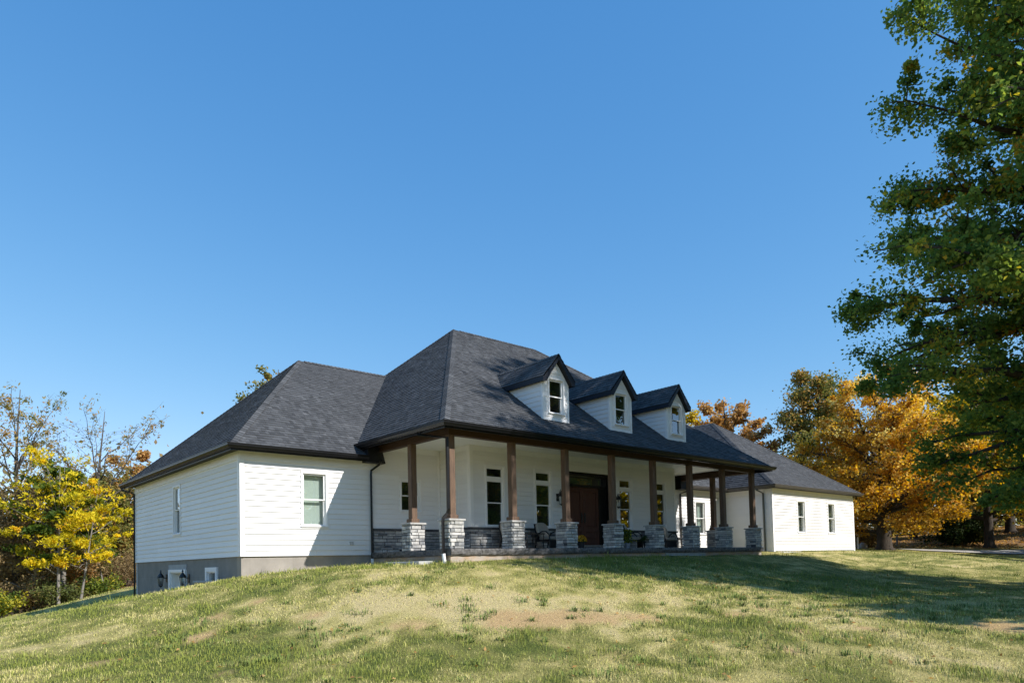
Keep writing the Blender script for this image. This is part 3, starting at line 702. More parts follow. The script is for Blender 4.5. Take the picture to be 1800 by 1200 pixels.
# front door: black frame, transom, two panelled leaves, deep jambs
fd = MB()
FY3.box(fd, 6.42, 6.50, -.02, .035, .166, 2.74); FY3.box(fd, 8.78, 8.86, -.02, .035, .166, 2.74); FY3.box(fd, 6.50, 8.78, -.02, .035, 2.66, 2.74)
FY3.box(fd, 6.50, 6.53, -.26, -.02, .166, 2.66); FY3.box(fd, 8.75, 8.78, -.26, -.02, .166, 2.66); FY3.box(fd, 6.53, 8.75, -.26, -.02, 2.63, 2.66)
FY3.box(fd, 6.53, 8.75, -.24, -.12, 2.24, 2.33)
FY3.box(fd, 6.53, 6.77, -.26, -.15, .166, 2.24); FY3.box(fd, 8.47, 8.75, -.26, -.15, .166, 2.24)
fd = fd.build('front_door', BLACK, house)
def leaf(a0, a1, hside):
    l = MB(); b0, b1 = -.22, -.17
    FY3.box(l, a0, a0+.12, b0, b1, .17, 2.235); FY3.box(l, a1-.12, a1, b0, b1, .17, 2.235)
    FY3.box(l, a0+.12, a1-.12, b0, b1, .17, .40); FY3.box(l, a0+.12, a1-.12, b0, b1, .66, .82); FY3.box(l, a0+.12, a1-.12, b0, b1, 2.09, 2.235)
    FY3.box(l, a0+.12, a1-.12, b0, b1-.03, .40, .66); FY3.box(l, a0+.12, a1-.12, b0, b1-.03, .82, 2.09)
    for za, zb in ((.40, .66), (.82, 2.09)):
        P = FY3.P; i0, i1 = a0+.12, a1-.12; ins = .05
        l.rings([[P(i0+.012, b1-.029, za+.012), P(i1-.012, b1-.029, za+.012), P(i1-.012, b1-.029, zb-.012), P(i0+.012, b1-.029, zb-.012)], [P(i0+ins, b1-.006, za+ins), P(i1-ins, b1-.006, za+ins), P(i1-ins, b1-.006, zb-ins), P(i0+ins, b1-.006, zb-ins)]])
    o = l.build('door_leaf', DOOR, fd)
    h = MB(); a = a1-.07 if hside > 0 else a0+.07; P = FY3.P
    h.tube([P(a, b1, 1.0), P(a, b1+.05, 1.0), P(a, b1+.06, 1.12), P(a, b1+.05, 1.26), P(a, b1, 1.26)], .011, 6); FY3.box(h, a-.025, a+.025, b1, b1+.012, .96, 1.34); h.tube([P(a-.03, b1+.05, 1.29), P(a+.05*-hside, b1+.05, 1.29)], .010, 6)
    h.build('door_handle', IRON, fd)
leaf(6.775, 7.615, 1); leaf(7.625, 8.465, -1)
g = MB(); P = FY3.P; g.poly([P(6.53, -.17, 2.33), P(8.75, -.17, 2.33), P(8.75, -.17, 2.63), P(6.53, -.17, 2.63)]); g.build('transom_pane', GLASS, fd)
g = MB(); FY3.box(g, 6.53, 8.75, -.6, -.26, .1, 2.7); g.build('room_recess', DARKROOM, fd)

# ------------------------------------------------------------------ roofs
def clip(poly, axis, val, keep_ge):
    out = []; n = len(poly)
    for i in range(n):
        a, b = poly[i], poly[(i+1) % n]
        ia = (a[axis] >= val-1e-9) if keep_ge else (a[axis] <= val+1e-9); ib = (b[axis] >= val-1e-9) if keep_ge else (b[axis] <= val+1e-9)
        if ia: out.append(a)
        if ia != ib:
            tt = (val-a[axis])/(b[axis]-a[axis]); out.append((a[0]+(b[0]-a[0])*tt, a[1]+(b[1]-a[1])*tt))
    return out
def area2(p): return abs(sum(p[i][0]*p[(i+1) % len(p)][1]-p[(i+1) % len(p)][0]*p[i][1] for i in range(len(p))))/2
def slope(pts, parent=None, seed=0, detail=True, expo=.145, name='roof'):
    """one roof plane; first edge is the eave; shingle tabs in real overlapping courses"""
    pts = [Vector(p) for p in pts]; par = parent or house
    n = (pts[1]-pts[0]).cross(pts[2]-pts[0]).normalized()
    if n.z < 0: n = -n
    u = Vector((0, 0, 1)).cross(n).normalized(); v = n.cross(u).normalized()
    if v.z < 0: v = -v
    o = pts[0]
    base = MB(); top = pts; bot = [p-n*.03 for p in pts]
    if not detail:
        base.poly(top, .4); base.poly(list(reversed(bot)), .4)
        return base.build(name, SHINGLE, par)
    base.poly(top, .2); base.poly(list(reversed(bot)), .2)
    for i in range(len(pts)): base.poly([bot[i], bot[(i+1) % len(pts)], top[(i+1) % len(pts)], top[i]], .2)
    rf = base.build(name, SHINGLE, par)
    P2 = [((p-o).dot(u), (p-o).dot(v)) for p in pts]
    vmin = min(p[1] for p in P2); vmax = max(p[1] for p in P2); r = random.Random(seed)
    sh = MB(); vv = vmin
    while vv < vmax:
        v1 = min(vv+expo, vmax); strip = clip(clip(P2, 1, vv, True), 1, v1, False)
        if len(strip) >= 3 and area2(strip) > 1e-4:
            us = min(p[0] for p in strip); ue = max(p[0] for p in strip)
            x = us-r.uniform(0, .3); prev = r.random()
            while x < ue:
                L = r.uniform(.07, .20); pc = clip(clip(strip, 0, x, True), 0, x+L, False)
                tone = min(1, max(0, r.gauss(.48, .14))); 
                if r.random() < .10: tone = r.uniform(.62, .82)
                if r.random() < .08: tone = r.uniform(.08, .22)
                lift = r.choice((.009, .010, .016, .017))
                if len(pc) >= 3 and area2(pc) > 2e-4:
                    Q = [o+u*p[0]+v*p[1]+n*(.003+lift*(1-(p[1]-vv)/expo)) for p in pc]
                    sh.poly(Q, tone)
                    low = [i for i, p in enumerate(pc) if p[1] < vv+1e-6]
                    for i in range(len(pc)):
                        j = (i+1) % len(pc)
                        if i in low and j in low:
                            sh.poly([Q[j], Q[i], Q[i]-n*lift, Q[j]-n*lift], tone*.8)
                x += L
        vv += expo
    sh.build('shingles', SHINGLE, rf, kind='stuff')
    return rf
def hip_caps(p0, p1, na, nb, parent=None, w=.15, name='hip_cap'):
    """overlapping ridge shingles from p0 (low) to p1 (high); na, nb: downhill directions on both sides"""
    p0, p1 = Vector(p0), Vector(p1); d = (p1-p0); L = d.length; d.normalize(); m = MB(); r = random.Random(int(L*100))
    na, nb = Vector(na).normalized(), Vector(nb).normalized(); upn = -(na+nb); upn = (upn-d*upn.dot(d)).normalized()
    s = 0.0
    while s < L:
        e = min(L, s+.15); t0 = min(1, max(0, r.gauss(.62, .15)))
        a, b = p0+d*s+upn*.034, p0+d*e+upn*.022
        m.poly([a, b, b+na*w, a+na*w], t0); m.poly([b, a, a+nb*w, b+nb*w], t0)
        m.poly([a+na*w, a+na*w-upn*.014, a-upn*.014, a], t0*.6); m.poly([a, a-upn*.014, a+nb*w-upn*.014, a+nb*w], t0*.6)
        s += .15
    m.build(name, SHINGLE, parent or house, kind='stuff')

AX, AY, AZ = 5.472, 6.925, 8.703
xl, xr = -O1, XP+O1
WZ = 7.006; WY = (Y1+Y2)/2; WXA = 0.027; VX = 3.63
sF = (AZ-ZE)/(AY+O1); sL = (AZ-ZE)/(AX+O1)
mF = slope([(xl, -O1, ZE), (xr, -O1, ZE), (XP-AX, AY, AZ), (AX, AY, AZ)], seed=1)
mL = slope([(xl, 3.90, ZE), (xl, -O1, ZE), (AX, AY, AZ), (VX, 9.21, WZ), (VX, WY, WZ)], seed=2)
slope([(xr, -O1, ZE), (xr, 3.90, ZE), (XP-VX, WY, WZ), (XP-VX, 9.21, WZ), (XP-AX, AY, AZ)], seed=3)
slope([(XP-AX, AY, AZ), (AX, AY, AZ), (xl, 2*AY+O1, ZE), (xr, 2*AY+O1, ZE)], detail=False)
dF = Vector((0, -1, -sF)); dL = Vector((-1, 0, -sL)); dR = Vector((1, 0, -sL)); dB = Vector((0, 1, -sF))
def perp(dv, d): d = Vector(d).normalized(); dv = dv-d*dv.dot(d); return dv
def hip(p0, p1, da, db):
    d = Vector(p1)-Vector(p0); hip_caps(p0, p1, perp(da, d), perp(db, d))
hip((xl, -O1, ZE), (AX, AY, AZ), dF, dL); hip((xr, -O1, ZE), (XP-AX, AY, AZ), dF, dR); hip((VX, 9.21, WZ), (AX, AY, AZ), dL, dB)
hip((AX+.3, AY, AZ), (XP-AX, AY, AZ), dF, dB)
# left wing
ex = X1-O2; ey = Y1-O2; eyb = Y2+O2
sW = (WZ-ZE2)/(WY-ey); sWL = (WZ-ZE2)/(WXA-ex)
slope([(ex, ey, ZE2), (-.45, ey, ZE2), (-.45, 3.90, ZE), (VX, WY, WZ), (WXA, WY, WZ)], seed=4)
slope([(ex, eyb, ZE2), (ex, ey, ZE2), (WXA, WY, WZ)], seed=5)
slope([(VX+1, WY, WZ), (WXA, WY, WZ), (ex, eyb, ZE2), (VX+1, eyb, ZE2)], detail=False)
wF, wL_, wB = Vector((0, -1, -sW)), Vector((-1, 0, -sWL)), Vector((0, 1, -sW))
hip((ex, ey, ZE2), (WXA, WY, WZ), wF, wL_); hip((ex, eyb, ZE2), (WXA, WY, WZ), wL_, wB); hip((WXA+.2, WY, WZ), (VX, WY, WZ), wF, wB)
# right wing and garage
gl, gr, gf = GX-GO, GX2+GO, GY-GO; GZ0 = 2.868; GAX, GAY, GAZ = (GX+GX2)/2, 6.926, 7.07; GBY = 12.0
slope([(XP+.45, ey, ZE2), (gl, ey, ZE2), (gl+.02, ey+.02, ZE2+.016), (GAX, 8.96, WZ), (XP-VX, WY, WZ), (XP+.45, 3.90, ZE)], seed=6)
slope([(gl, gf, GZ0), (gr, gf, GZ0), (GAX, GAY, GAZ)], seed=7)
slope([(gl, ey+.05, GZ0), (gl, gf, GZ0), (GAX, GAY, GAZ), (GAX, 8.96, GAZ)], seed=8)
slope([(GAX, GAY, GAZ), (GAX, GBY, GAZ), (gr, GBY, GZ0), (gr, gf, GZ0)], detail=False)
slope([(GAX, 8.9, GAZ), (GAX, GBY, GAZ), (gl, GBY, GZ0), (gl, 8.9, GZ0)], detail=False)
slope([(XP-VX-1, WY, WZ), (GAX, WY, WZ), (GAX, eyb, ZE2), (XP-VX-1, eyb, ZE2)], detail=False)
sg = (GAZ-GZ0)/(GAX-gl); sgf = (GAZ-GZ0)/(GAY-gf)
gF, gL_, gR_ = Vector((0, -1, -sgf)), Vector((-1, 0, -sg)), Vector((1, 0, -sg))
hip((gl, gf, GZ0), (GAX, GAY, GAZ), gF, gL_); hip((gr, gf, GZ0), (GAX, GAY, GAZ), gF, gR_); hip((GAX, GAY+.1, GAZ), (GAX, GBY, GAZ), gL_, gR_)

# gutters, fascias, soffits swept along the eaves
def sweep(path, prof, name, mat, zbase, parent=None, cap=True):
    """path: xy points walked with outside on the right-hand side; prof: (outward, z)"""
    P = [Vector((p[0], p[1])) for p in path]; rings = []
    for i, p in enumerate(P):
        dirs = []
        if i > 0: dirs.append((p-P[i-1]).normalized())
        if i < len(P)-1: dirs.append((P[i+1]-p).normalized())
        ns = [Vector((d.y, -d.x)) for d in dirs]
        if len(ns) == 2:
            nn = (ns[0]+ns[1]).normalized(); k = 1/max(.2, nn.dot(ns[0]))
        else: nn, k = ns[0], 1
        rings.append([(p.x+nn.x*k*b, p.y+nn.y*k*b, zbase+z) for b, z in prof])
    m = MB(); m.rings(rings, .5, cap); return m.build(name, mat, parent or house)
GUT = [(.004, -.012), (.004, -.125), (.075, -.125), (.088, -.095), (.118, -.055), (.122, -.012), (.132, -.002), (.132, .008), (.108, .008), (.108, -.010)]
FAS = [(-.022, -.165), (.002, -.165), (.002, -.020), (-.022, -.020)]
def eave(path, ze, soff, sz, mats=(BLACK, BLACK, SOFFIT)):
    sweep(path, GUT, 'gutter', mats[0], ze); sweep(path, FAS, 'fascia', mats[1], ze)
    sweep(path, [(-soff, sz), (-.024, sz), (-.024, sz+.012), (-soff, sz+.012)], 'soffit', mats[2], ze)
eave([(xl, 3.9), (xl, -O1), (xr, -O1), (xr, 3.9)], ZE, O1-.012, -.03)
eave([(ex, eyb), (ex, ey), (-.45, ey)], ZE2, O2-.005, -.10)
BRONZE = m_plain('bronze_gutter', (0.060, 0.052, 0.045), 0.4, 0.5, 6.0, 0.15)
TANS = m_plain('tan_soffit', (0.30, 0.26, 0.21), 0.6, 0.3, 5.0, 0.1)
eave([(XP+.45, ey), (gl, ey), (gl, gf), (gr, gf), (gr, GBY)], 2.85, GO-.005, -.115, (BRONZE, BRONZE, TANS))
# black boxed returns where the wing eaves run into the porch
for a, b in ((-.445, .22), (XP-.22, XP+.445)):
    m = MB(); P = FY1.P
    m.hexa([(a, ey-.02, ZE2-.17), (b, ey+.10, ZE2-.17), (b, Y1-.03, ZE2-.17), (a, Y1-.03, ZE2-.17), (a, ey-.02, ZE+.0), (b-.12, ey+.10, ZE-.12), (b-.12, Y1-.03, ZE-.12), (a, Y1-.03, ZE+.0)])
    m.build('eave_return', SOFFIT, house)
# boards between the left porch beam and wing roof
m = MB(); m.box(xl+.02, -.007, 3.60, Y1+.2, ZE-.30, ZE-.045); m.build('eave_return', SOFFIT, house)
m = MB(); m.box(XP+.007, xr-.02, 3.60, Y1+.2, ZE-.30, ZE-.045); m.build('eave_return', SOFFIT, house)

# downspouts
def downspout(pts, tail=None, mat=BLACK, w=.042):
    m = MB(); rings = []
    P = [Vector(p) for p in pts]
    m.tube(P, w, 4); o = m.build('downspout', mat, house)
    if tail:
        b = MB(); b.tube([Vector(p) for p in tail], [w*1.15, w*1.15, w*1.3], 8); b.build('drain_connector', TRIM, o)
    return o
downspout([(-.03, ey-.05, 2.72), (-.03, ey+.04, 2.62), (-.16, Y1-.075, 2.46), (-.17, Y1-.07, 2.35), (-.17, Y1-.07, -.20)], [(-.17, Y1-.075, -.17), (-.17, Y1-.085, -.36), (-.15, Y1-.16, -.5)])
downspout([(xl-.06, .60, ZE-.12), (xl-.06, .60, ZE-.20), (-.08, -.02, 2.90), (-.08, -.02, 1.05), (-.08, .04, .93), (-.23, .02, .80), (-.24, .02, .72), (-.24, .02, -.13)], [(-.24, .02, -.12), (-.235, .0, -.28), (-.22, -.03, -.5)])
downspout([(xl-.0, Y2+.25, 2.6)], None) if False else None
downspout([(ex-.06, Y2+.18, ZE2-.12), (ex-.05, Y2+.18, ZE2-.2), (X1-.06, Y2-.02, 2.48), (X1-.06, Y2-.02, -2.2)])
downspout([(15.9, ey-.05, 2.72), (15.7, ey+.10, 2.62), (15.45, Y1-.075, 2.50), (15.45, Y1-.07, -.3)], mat=BRONZE)
DG = m_plain('grey_green_spout', (0.10, 0.105, 0.095), 0.45, 0.5, 6.0, 0.1)
downspout([(gl-.06, GY+.55, 2.74), (gl-.05, GY+.50, 2.66), (GX-.06, GY+.38, 2.52), (GX-.06, GY+.36, -.2)], mat=DG)
downspout([(gr-.02, GY+.1, 2.72), (gr-.04, GY+.1, 2.65), (GX2+.05, GY+.06, 2.45), (GX2+.05, GY+.06, -.2)], mat=DG)
m = MB(); m.box(GX2+.10, GX2+.22, GY+.02, GY+.14, -.3, 2.66); m.build('corner_board', TRIM, house)

# dormers
def dormer(cx):
    yd = 0.46; hw = 0.555; wt = 5.16; zb = ZE+sF*(yd+O1)
    d = MB(); f = Fr((cx, yd, 0), (1, 0, 0))
    W = (-.275, .275, 4.19, 5.18); zpk = 5.80
    # gable wall with opening
    for a0, a1, z0, z1 in ((-hw, -.30, zb-.35, wt), (.30, hw, zb-.35, wt), (-.30, .30, zb-.35, 4.17)): f.box(d, a0, a1, -.10, 0, z0, z1)
    P = f.P
    d.poly([P(-hw, 0, wt), P(-.30, 0, wt), P(-.30, 0, 5.20), P(.30, 0, 5.20), P(.30, 0, wt), P(hw, 0, wt), P(0, 0, zpk)]); 
    # cheeks
    yb = lambda z: (z-ZE)/sF-O1
    for s in (-1, 1):
        x = cx+s*hw; pts = [(x, yd+.01, zb-.03), (x, yd+.01, wt), (x, yb(wt)+.05, wt)]
        d.poly(pts if s < 0 else list(reversed(pts)))
    d = d.build('dormer', TRIM, house)
    # boards on the front: short courses beside the window, and above it
    hs = (W[0]-.07, W[1]+.07, W[2]-.07, W[3]+.08); z = zb-.02
    def bd(fr, s, e, za, zb_, s2=None, e2=None):
        s2 = s if s2 is None else s2; e2 = e if e2 is None else e2
        m = MB(); Q = fr.P
        m.hexa([Q(s, .022, za), Q(e, .022, za), Q(e, .001, za), Q(s, .001, za), Q(s2, .006, zb_), Q(e2, .006, zb_), Q(e2, .001, zb_), Q(s2, .001, zb_)])
        m.build('siding_board', SIDING, d)
    half = lambda zz: hw-.075 if zz <= wt else max(.012, (zpk-zz)/(zpk-wt)*hw-.05)
    while z < zpk-.1:
        ze = z+EXPO
        for za, zb_ in ((z, ze),):
            ha, hb = half(za), half(zb_)
            if hs[2] < ze-.01 and hs[3] > z+.01:
                if ha > hs[1]+.01:
                    hb2 = max(hb, hs[1]+.004)
                    bd(f, -ha, hs[0], za, zb_, -hb2, hs[0]); bd(f, hs[1], ha, za, zb_, hs[1], hb2)
                if hs[3] < ze-.02: bd(f, max(hs[0], -half(hs[3])), min(hs[1], half(hs[3])), hs[3], zb_, -hb, hb)
                if hs[2] > z+.02: bd(f, hs[0], hs[1], za, hs[2])
            else: bd(f, -ha, ha, za, zb_, -hb, hb)
        z = ze
    for s in (-1, 1):
        m = MB(); f.box(m, *(sorted((s*(hw-.07), s*(hw+.004)))), .002, .022, zb-.05, wt); m.build('corner_board', TRIM, d)
        m = MB(); P = f.P; a = s*(hw+.0)
        q = [P(s*(hw+.0), .0, wt-.02), P(s*(hw-.09), .0, wt-.02), P(0, .0, zpk-.14), P(0, .0, zpk)]
        qq = [P(s*(hw+.0), .020, wt-.02), P(s*(hw-.09), .020, wt-.02), P(0, .020, zpk-.14), P(0, .020, zpk)]
        m.rings([q, qq]); m.build('rake_trim', TRIM, d)
    m = MB(); f.box(m, -hw+.0, hw-.0, .002, .026, zb-.10, zb-.015); m.build('skirt_board', TRIM, d)
    for s in (-1, 1):
        fr = Fr((cx-hw, 0, 0), (0, -1, 0)) if s < 0 else Fr((cx+hw, 0, 0), (0, 1, 0))
        z = zb
        while z < wt-.02:
            ze = min(z+EXPO, wt); ya, yb_ = yb(z)-.02, yb(ze)-.02
            A0 = yd+.075
            if ya > A0+.02:
                if s < 0: bd(fr, -ya, -A0, z, ze, -yb_, -A0)
                else: bd(fr, A0, ya, z, ze, A0, yb_)
            elif yb_ > A0+.05:
                if s < 0: bd(fr, -A0-.01, -A0, z, ze, -yb_, -A0)
                else: bd(fr, A0, A0+.01, z, ze, A0, yb_)
            z = ze
        m = MB(); fr.box(m, *((-yd-.073, -yd+.0) if s < 0 else (yd, yd+.073)), .002, .02, zb-.03, wt); m.build('corner_board', TRIM, d)
    make_window(f, *W, 4.69, parent=d, back='dark', sep=False, casing=.05)
    # roof
    RZ, EZ, ov, fy = 5.97, 5.22, .69, yd-.19
    for s in (-1, 1):
        p = [(cx+s*ov, fy, EZ), (cx+s*ov, yb(EZ)+.02, EZ), (cx, yb(RZ)+.02, RZ), (cx, fy, RZ)]
        slope(p if s > 0 else list(reversed(p)), parent=d, seed=int(cx*7+s), name='dormer_roof') if False else None
        n_ = slope_flat(p, d, int(cx*7+s))
        # eave fascia, rake fascia and soffit
        m = MB(); x0, x1 = sorted((cx+s*(ov-.02), cx+s*(ov+.006)))
        m.box(x0, x1, fy+.028, yb(EZ-.15)+.1, EZ-.155, EZ-.012); m.build('fascia', NAVY, d)
        m = MB(); Q = lambda a, b, zz: (cx+s*a, fy+b, zz)
        k = (RZ-EZ)/ov; lo = EZ-.155
        ring = lambda b: [Q(ov+.006, b, lo), Q(ov+.006, b, EZ-.006), Q(0, b, RZ-.004), Q(0, b, RZ-.15), Q(hw+.01, b, lo)]
        m.rings([ring(0.0), ring(.026)]); m.build('rake_fascia', NAVY, d)
        m = MB(); m.poly([Q(ov, .026, lo+.02), Q(hw, .026, lo+.02), Q(hw, 1.8, lo+.02), Q(ov, 1.8, lo+.02)])
        m.poly([Q(hw+.01, .026, lo+.03), Q(0, .026, RZ-.13), Q(0, .25, RZ-.13), Q(hw+.01, .25, lo+.03)]); m.build('soffit', SOFFIT, d)
    hd = Vector((0, 1, 0)); k = (RZ-EZ)/ov
    hip_caps((cx, fy, RZ), (cx, yb(RZ)-.05, RZ), Vector((-1, 0, -k)), Vector((1, 0, -k)), d, .13)
def slope_flat(p, d, seed):
    """dormer roof plane: base and shingles both directly under the dormer"""
    rf = slope(p, parent=d, seed=seed, name='dormer_roof')
    for c in list(rf.children): c.parent = d
    return rf
for cx in (4.46, 7.56, 10.70): dormer(cx)

# ------------------------------------------------------------------ things on and round the porch
def lantern(loc, rz, label, group, style):
    """origin at the wall; local -y points away from the wall"""
    root = tag(empty('wall_lantern', loc, rz), label, 'lantern', group)
    m = MB(); m.box(-.055, .055, -.022, 0, -.16, .10); m.build('backplate', IRON, root)
    yc = -.19
    m = MB()
    if style == 'porch': m.tube([(0, -.02, .02), (0, -.09, .10), (0, -.16, .20), (0, yc, .19), (0, yc, .15)], .012, 6)
    else: m.tube([(0, -.02, -.02), (0, -.10, -.02), (0, yc+.10, .0), (0, yc+.05, .0)], .016, 6)
    m.build('arm', IRON, root)
    m = MB(); m.lathe((0, yc, 0), [(.004, .155), (.02, .15), (.045, .12), (.082, .075), (.102, .03), (.108, .015), (.095, .0), (.085, -.005)], 8); 
    if style == 'porch':
        m.tube([(-.04, yc, .10), (-.05, yc, .18), (-.03, yc, .225), (.03, yc, .225), (.05, yc, .18), (.04, yc, .10)], .007, 5)
    else: m.lathe((0, yc, .15), [(.012, 0), (.028, .03), (.02, .06), (.006, .10)], 8)
    m.build('cap', IRON, root)
    m = MB()
    for k in range(4):
        a = math.pi/4+k*math.pi/2; m.tube([(.092*math.cos(a), yc+.092*math.sin(a), 0), (.060*math.cos(a), yc+.060*math.sin(a), -.26)], .009, 4)
    m.lathe((0, yc, -.26), [(.075, 0), (.08, -.012), (.045, -.03), (.02, -.055), (.005, -.07)], 8); m.build('cage', IRON, root)
    m = MB(); m.lathe((0, yc, -.255), [(.080, 0), (.124, .25)], 4, rot=math.pi/4, cap=False); m.build('glass', LAMPGLASS, root)
    m = MB(); m.lathe((0, yc, -.25), [(.022, 0), (.022, .06), (.014, .065), (.014, .13), (.004, .15)], 8); m.build('candle', IRON if style != 'porch' else m_plain('ivory_candle', (.6, .57, .5), .5), root)
    return root
lantern((6.16, Y3-.02, 1.83), 0, 'black coach lantern on the white wall left of the brown double door', 'coach lanterns beside the front door', 'porch')
lantern((9.16, Y3-.02, 1.83), 0, 'black coach lantern half hidden by a post right of the brown double door', 'coach lanterns beside the front door', 'porch')
lantern((X1+.02, 10.32, -.60), -math.pi/2, 'black carriage lantern on the concrete wall left of the basement door', 'carriage lanterns by the basement door', 'basement')
lantern((X1+.02, 8.03, -.60), -math.pi/2, 'black carriage lantern on the concrete wall right of the basement door', 'carriage lanterns by the basement door', 'basement')

def armchair(loc, rz, label, group='cushioned armchairs on the porch'):
    root = tag(empty('patio_armchair', loc, rz), label, 'chair', group)
    for s in (-1, 1):
        m = MB(); x = s*.31
        m.tube([(x, -.30, 0), (x, -.31, .30), (x, -.27, .48), (x, -.16, .57), (x, .0, .58), (x, .14, .52), (x, .22, .40), (x, .26, .20), (x, .32, .0)], .022, 6); m.build('arm_frame', IRON, root)
    m = MB(); m.bbox(-.29, .29, -.30, .26, .26, .31, .01); m.tube([(-.31, -.29, .28), (.31, -.29, .28)], .016, 5); m.tube([(-.31, .24, .28), (.31, .24, .28)], .016, 5); m.build('seat_frame', IRON, root)
    m = MB(); P0 = [(-.28, .20, .30), (.28, .20, .30), (.28, .26, .30), (-.28, .26, .30)]
    m.hexa([(-.28, .20, .28), (.28, .20, .28), (.28, .25, .28), (-.28, .25, .28), (-.27, .34, .84), (.27, .34, .84), (.27, .38, .84), (-.27, .38, .84)]); m.build('back_sling', SLING, root)
    m = MB(); m.box(-.27, .27, -.302, -.28, .05, .27); m.build('front_apron', SLING, root)
    def cushion(rings, nm):
        c = MB(); c.rings(rings); o = c.build(nm, CUSHION, root, True); sb = o.modifiers.new('s', 'SUBSURF'); sb.levels = sb.render_levels = 2
    cushion([[(-.27, -.30, z), (.0, -.32, z), (.27, -.30, z), (.28, 0, z), (.27, .22, z), (0, .23, z), (-.27, .22, z), (-.28, 0, z)] for z in (.31, .33, .40, .42)], 'seat_cushion')
    cushion([[(-.27, .10+dy, .40), (0, .09+dy, .39), (.27, .10+dy, .40), (.29, .17+dy, .64), (.25, .25+dy, .86), (0, .27+dy, .90), (-.25, .25+dy, .86), (-.29, .17+dy, .64)] for dy in (0.0, .03, .09, .12)], 'back_cushion')
    return root
armchair((4.93, 1.42, .004), .12, 'beige cushioned armchair with curved black arms between the second window and the door')
armchair((3.42, 1.42, .004), .0, 'black armed patio chair mostly hidden behind the second front pier')
armchair((8.98, 1.30, .004), .95, 'beige armchair turned sideways just right of the front door pier')
armchair((11.22, 1.45, .004), -.2, 'dark armed patio chair behind the pier right of the fern')
tb = tag(empty('side_table', (4.10, 1.20, .004)), 'small black metal side table beside the beige armchair', 'table')
m = MB(); m.bbox(-.27, .27, -.22, .22, .47, .50, .008); m.build('table_top', IRON, tb)
for sx in (-1, 1):
    for sy in (-1, 1):
        m = MB(); m.tube([(sx*.24, sy*.19, .47), (sx*.22, sy*.17, .2), (sx*.24, sy*.19, 0)], .014, 5); m.build('leg', IRON, tb)
m = MB(); m.box(-.22, .22, -.17, .17, .16, .175); m.build('shelf', IRON, tb)

def leaf_mesh(name, cen, dirs, nor, L, W, tone, mat, parent, kind='stuff', fold=.18):
    """diamond shaped leaves: centres, pointing directions, normals, per-leaf lengths and widths"""
    n = len(cen); side = np.cross(dirs, nor); side /= (np.linalg.norm(side, axis=1, keepdims=True)+1e-9)
    nor = np.cross(side, dirs)
    L = np.broadcast_to(L, n)[:, None]; W = np.broadcast_to(W, n)[:, None]
    v = np.empty((n, 4, 3))
    v[:, 0] = cen-dirs*L*.5; v[:, 1] = cen+side*W*.5+nor*W*fold+dirs*L*.05; v[:, 2] = cen+dirs*L*.5; v[:, 3] = cen-side*W*.5+nor*W*fold+dirs*L*.05
    return mesh_np(name, v.reshape(-1, 3), np.arange(n*4), np.arange(0, n*4, 4), mat, parent, [('tone', 'FACE', 'FLOAT', tone)], kind)
def rand_dirs(rs, n, down=0.0, flat=1.0):
    d = rs.normal(size=(n, 3)); d[:, 2] = d[:, 2]*flat-down
    return d/np.linalg.norm(d, axis=1, keepdims=True)

# potted fern, mum, second plant
rs = np.random.RandomState(3)
fn = tag(empty('potted_fern', (8.62, .34, .004)), 'bushy green fern in a dark pot at the porch edge', 'plant')
m = MB(); m.lathe((0, 0, 0), [(.10, 0), (.14, .20), (.155, .21), (.155, .24), (.13, .24)], 14); m.build('pot', POTDARK, fn)
cs, ds, ns = [], [], []
for k in range(70):
    az = rs.rand()*2*math.pi; L = rs.uniform(.26, .44); el = rs.uniform(.5, 1.3)
    for j in range(16):
        tt = (j+1)/16; x = L*tt*math.cos(el*(1-tt*.3)); z = .24+L*math.sin(el)*tt*1.15-.42*L*tt**2.5*2.0
        for s in (-1, 1):
            w = .055*math.sin(math.pi*min(1, .12+tt*.88)); cs.append((x*math.cos(az)-s*w*.5*math.sin(az), x*math.sin(az)+s*w*.5*math.cos(az), max(.02, z)))
            ds.append((-s*math.sin(az)+.4*math.cos(az), s*math.cos(az)+.4*math.sin(az), -.2)); ns.append((rs.normal()*.3, rs.normal()*.3, 1))
ds = np.array(ds); ds /= np.linalg.norm(ds, axis=1, keepdims=True)
leaf_mesh('fronds', np.array(cs), ds, np.array(ns), .065, .022, rs.rand(len(cs)), L_FERN, fn)
mu = tag(empty('potted_mum', (5.98, .98, .004)), 'orange potted chrysanthemum in a dark pot left of the front door', 'plant')
m = MB(); m.lathe((0, 0, 0), [(.09, 0), (.125, .20), (.135, .21), (.135, .23), (.11, .23)], 14); m.build('pot', POTDARK, mu)
n = 500; p = rs.normal(size=(n, 3)); p /= np.linalg.norm(p, axis=1, keepdims=True); p[:, 2] = np.abs(p[:, 2]); c = p*np.array([.20, .20, .20])*rs.uniform(.85, 1.0, (n, 1))+np.array([0, 0, .25])
leaf_mesh('foliage', c*np.array([.9, .9, .95]), rand_dirs(rs, n), rand_dirs(rs, n), .06, .035, rs.rand(n), L_FERN, mu)
leaf_mesh('flowers', c[:380]*1.02, rand_dirs(rs, 380), p[:380]+rand_dirs(rs, 380)*.2, .045, .045, rs.rand(380), L_MUM, mu)
p2 = tag(empty('potted_plant', (7.66, .42, .004)), 'upright leafy plant in a small grey pot behind the pier left of the fern', 'plant')
m = MB(); m.lathe((0, 0, 0), [(.07, 0), (.095, .16), (.10, .165), (.10, .185), (.08, .185)], 14); m.build('pot', POTGREY, p2)
n = 420; c = np.c_[rs.normal(0, .085, n), rs.normal(0, .085, n), .18+rs.rand(n)*.45]
leaf_mesh('foliage', c, rand_dirs(rs, n), rand_dirs(rs, n), .075, .035, rs.rand(n), L_GREEN, p2)

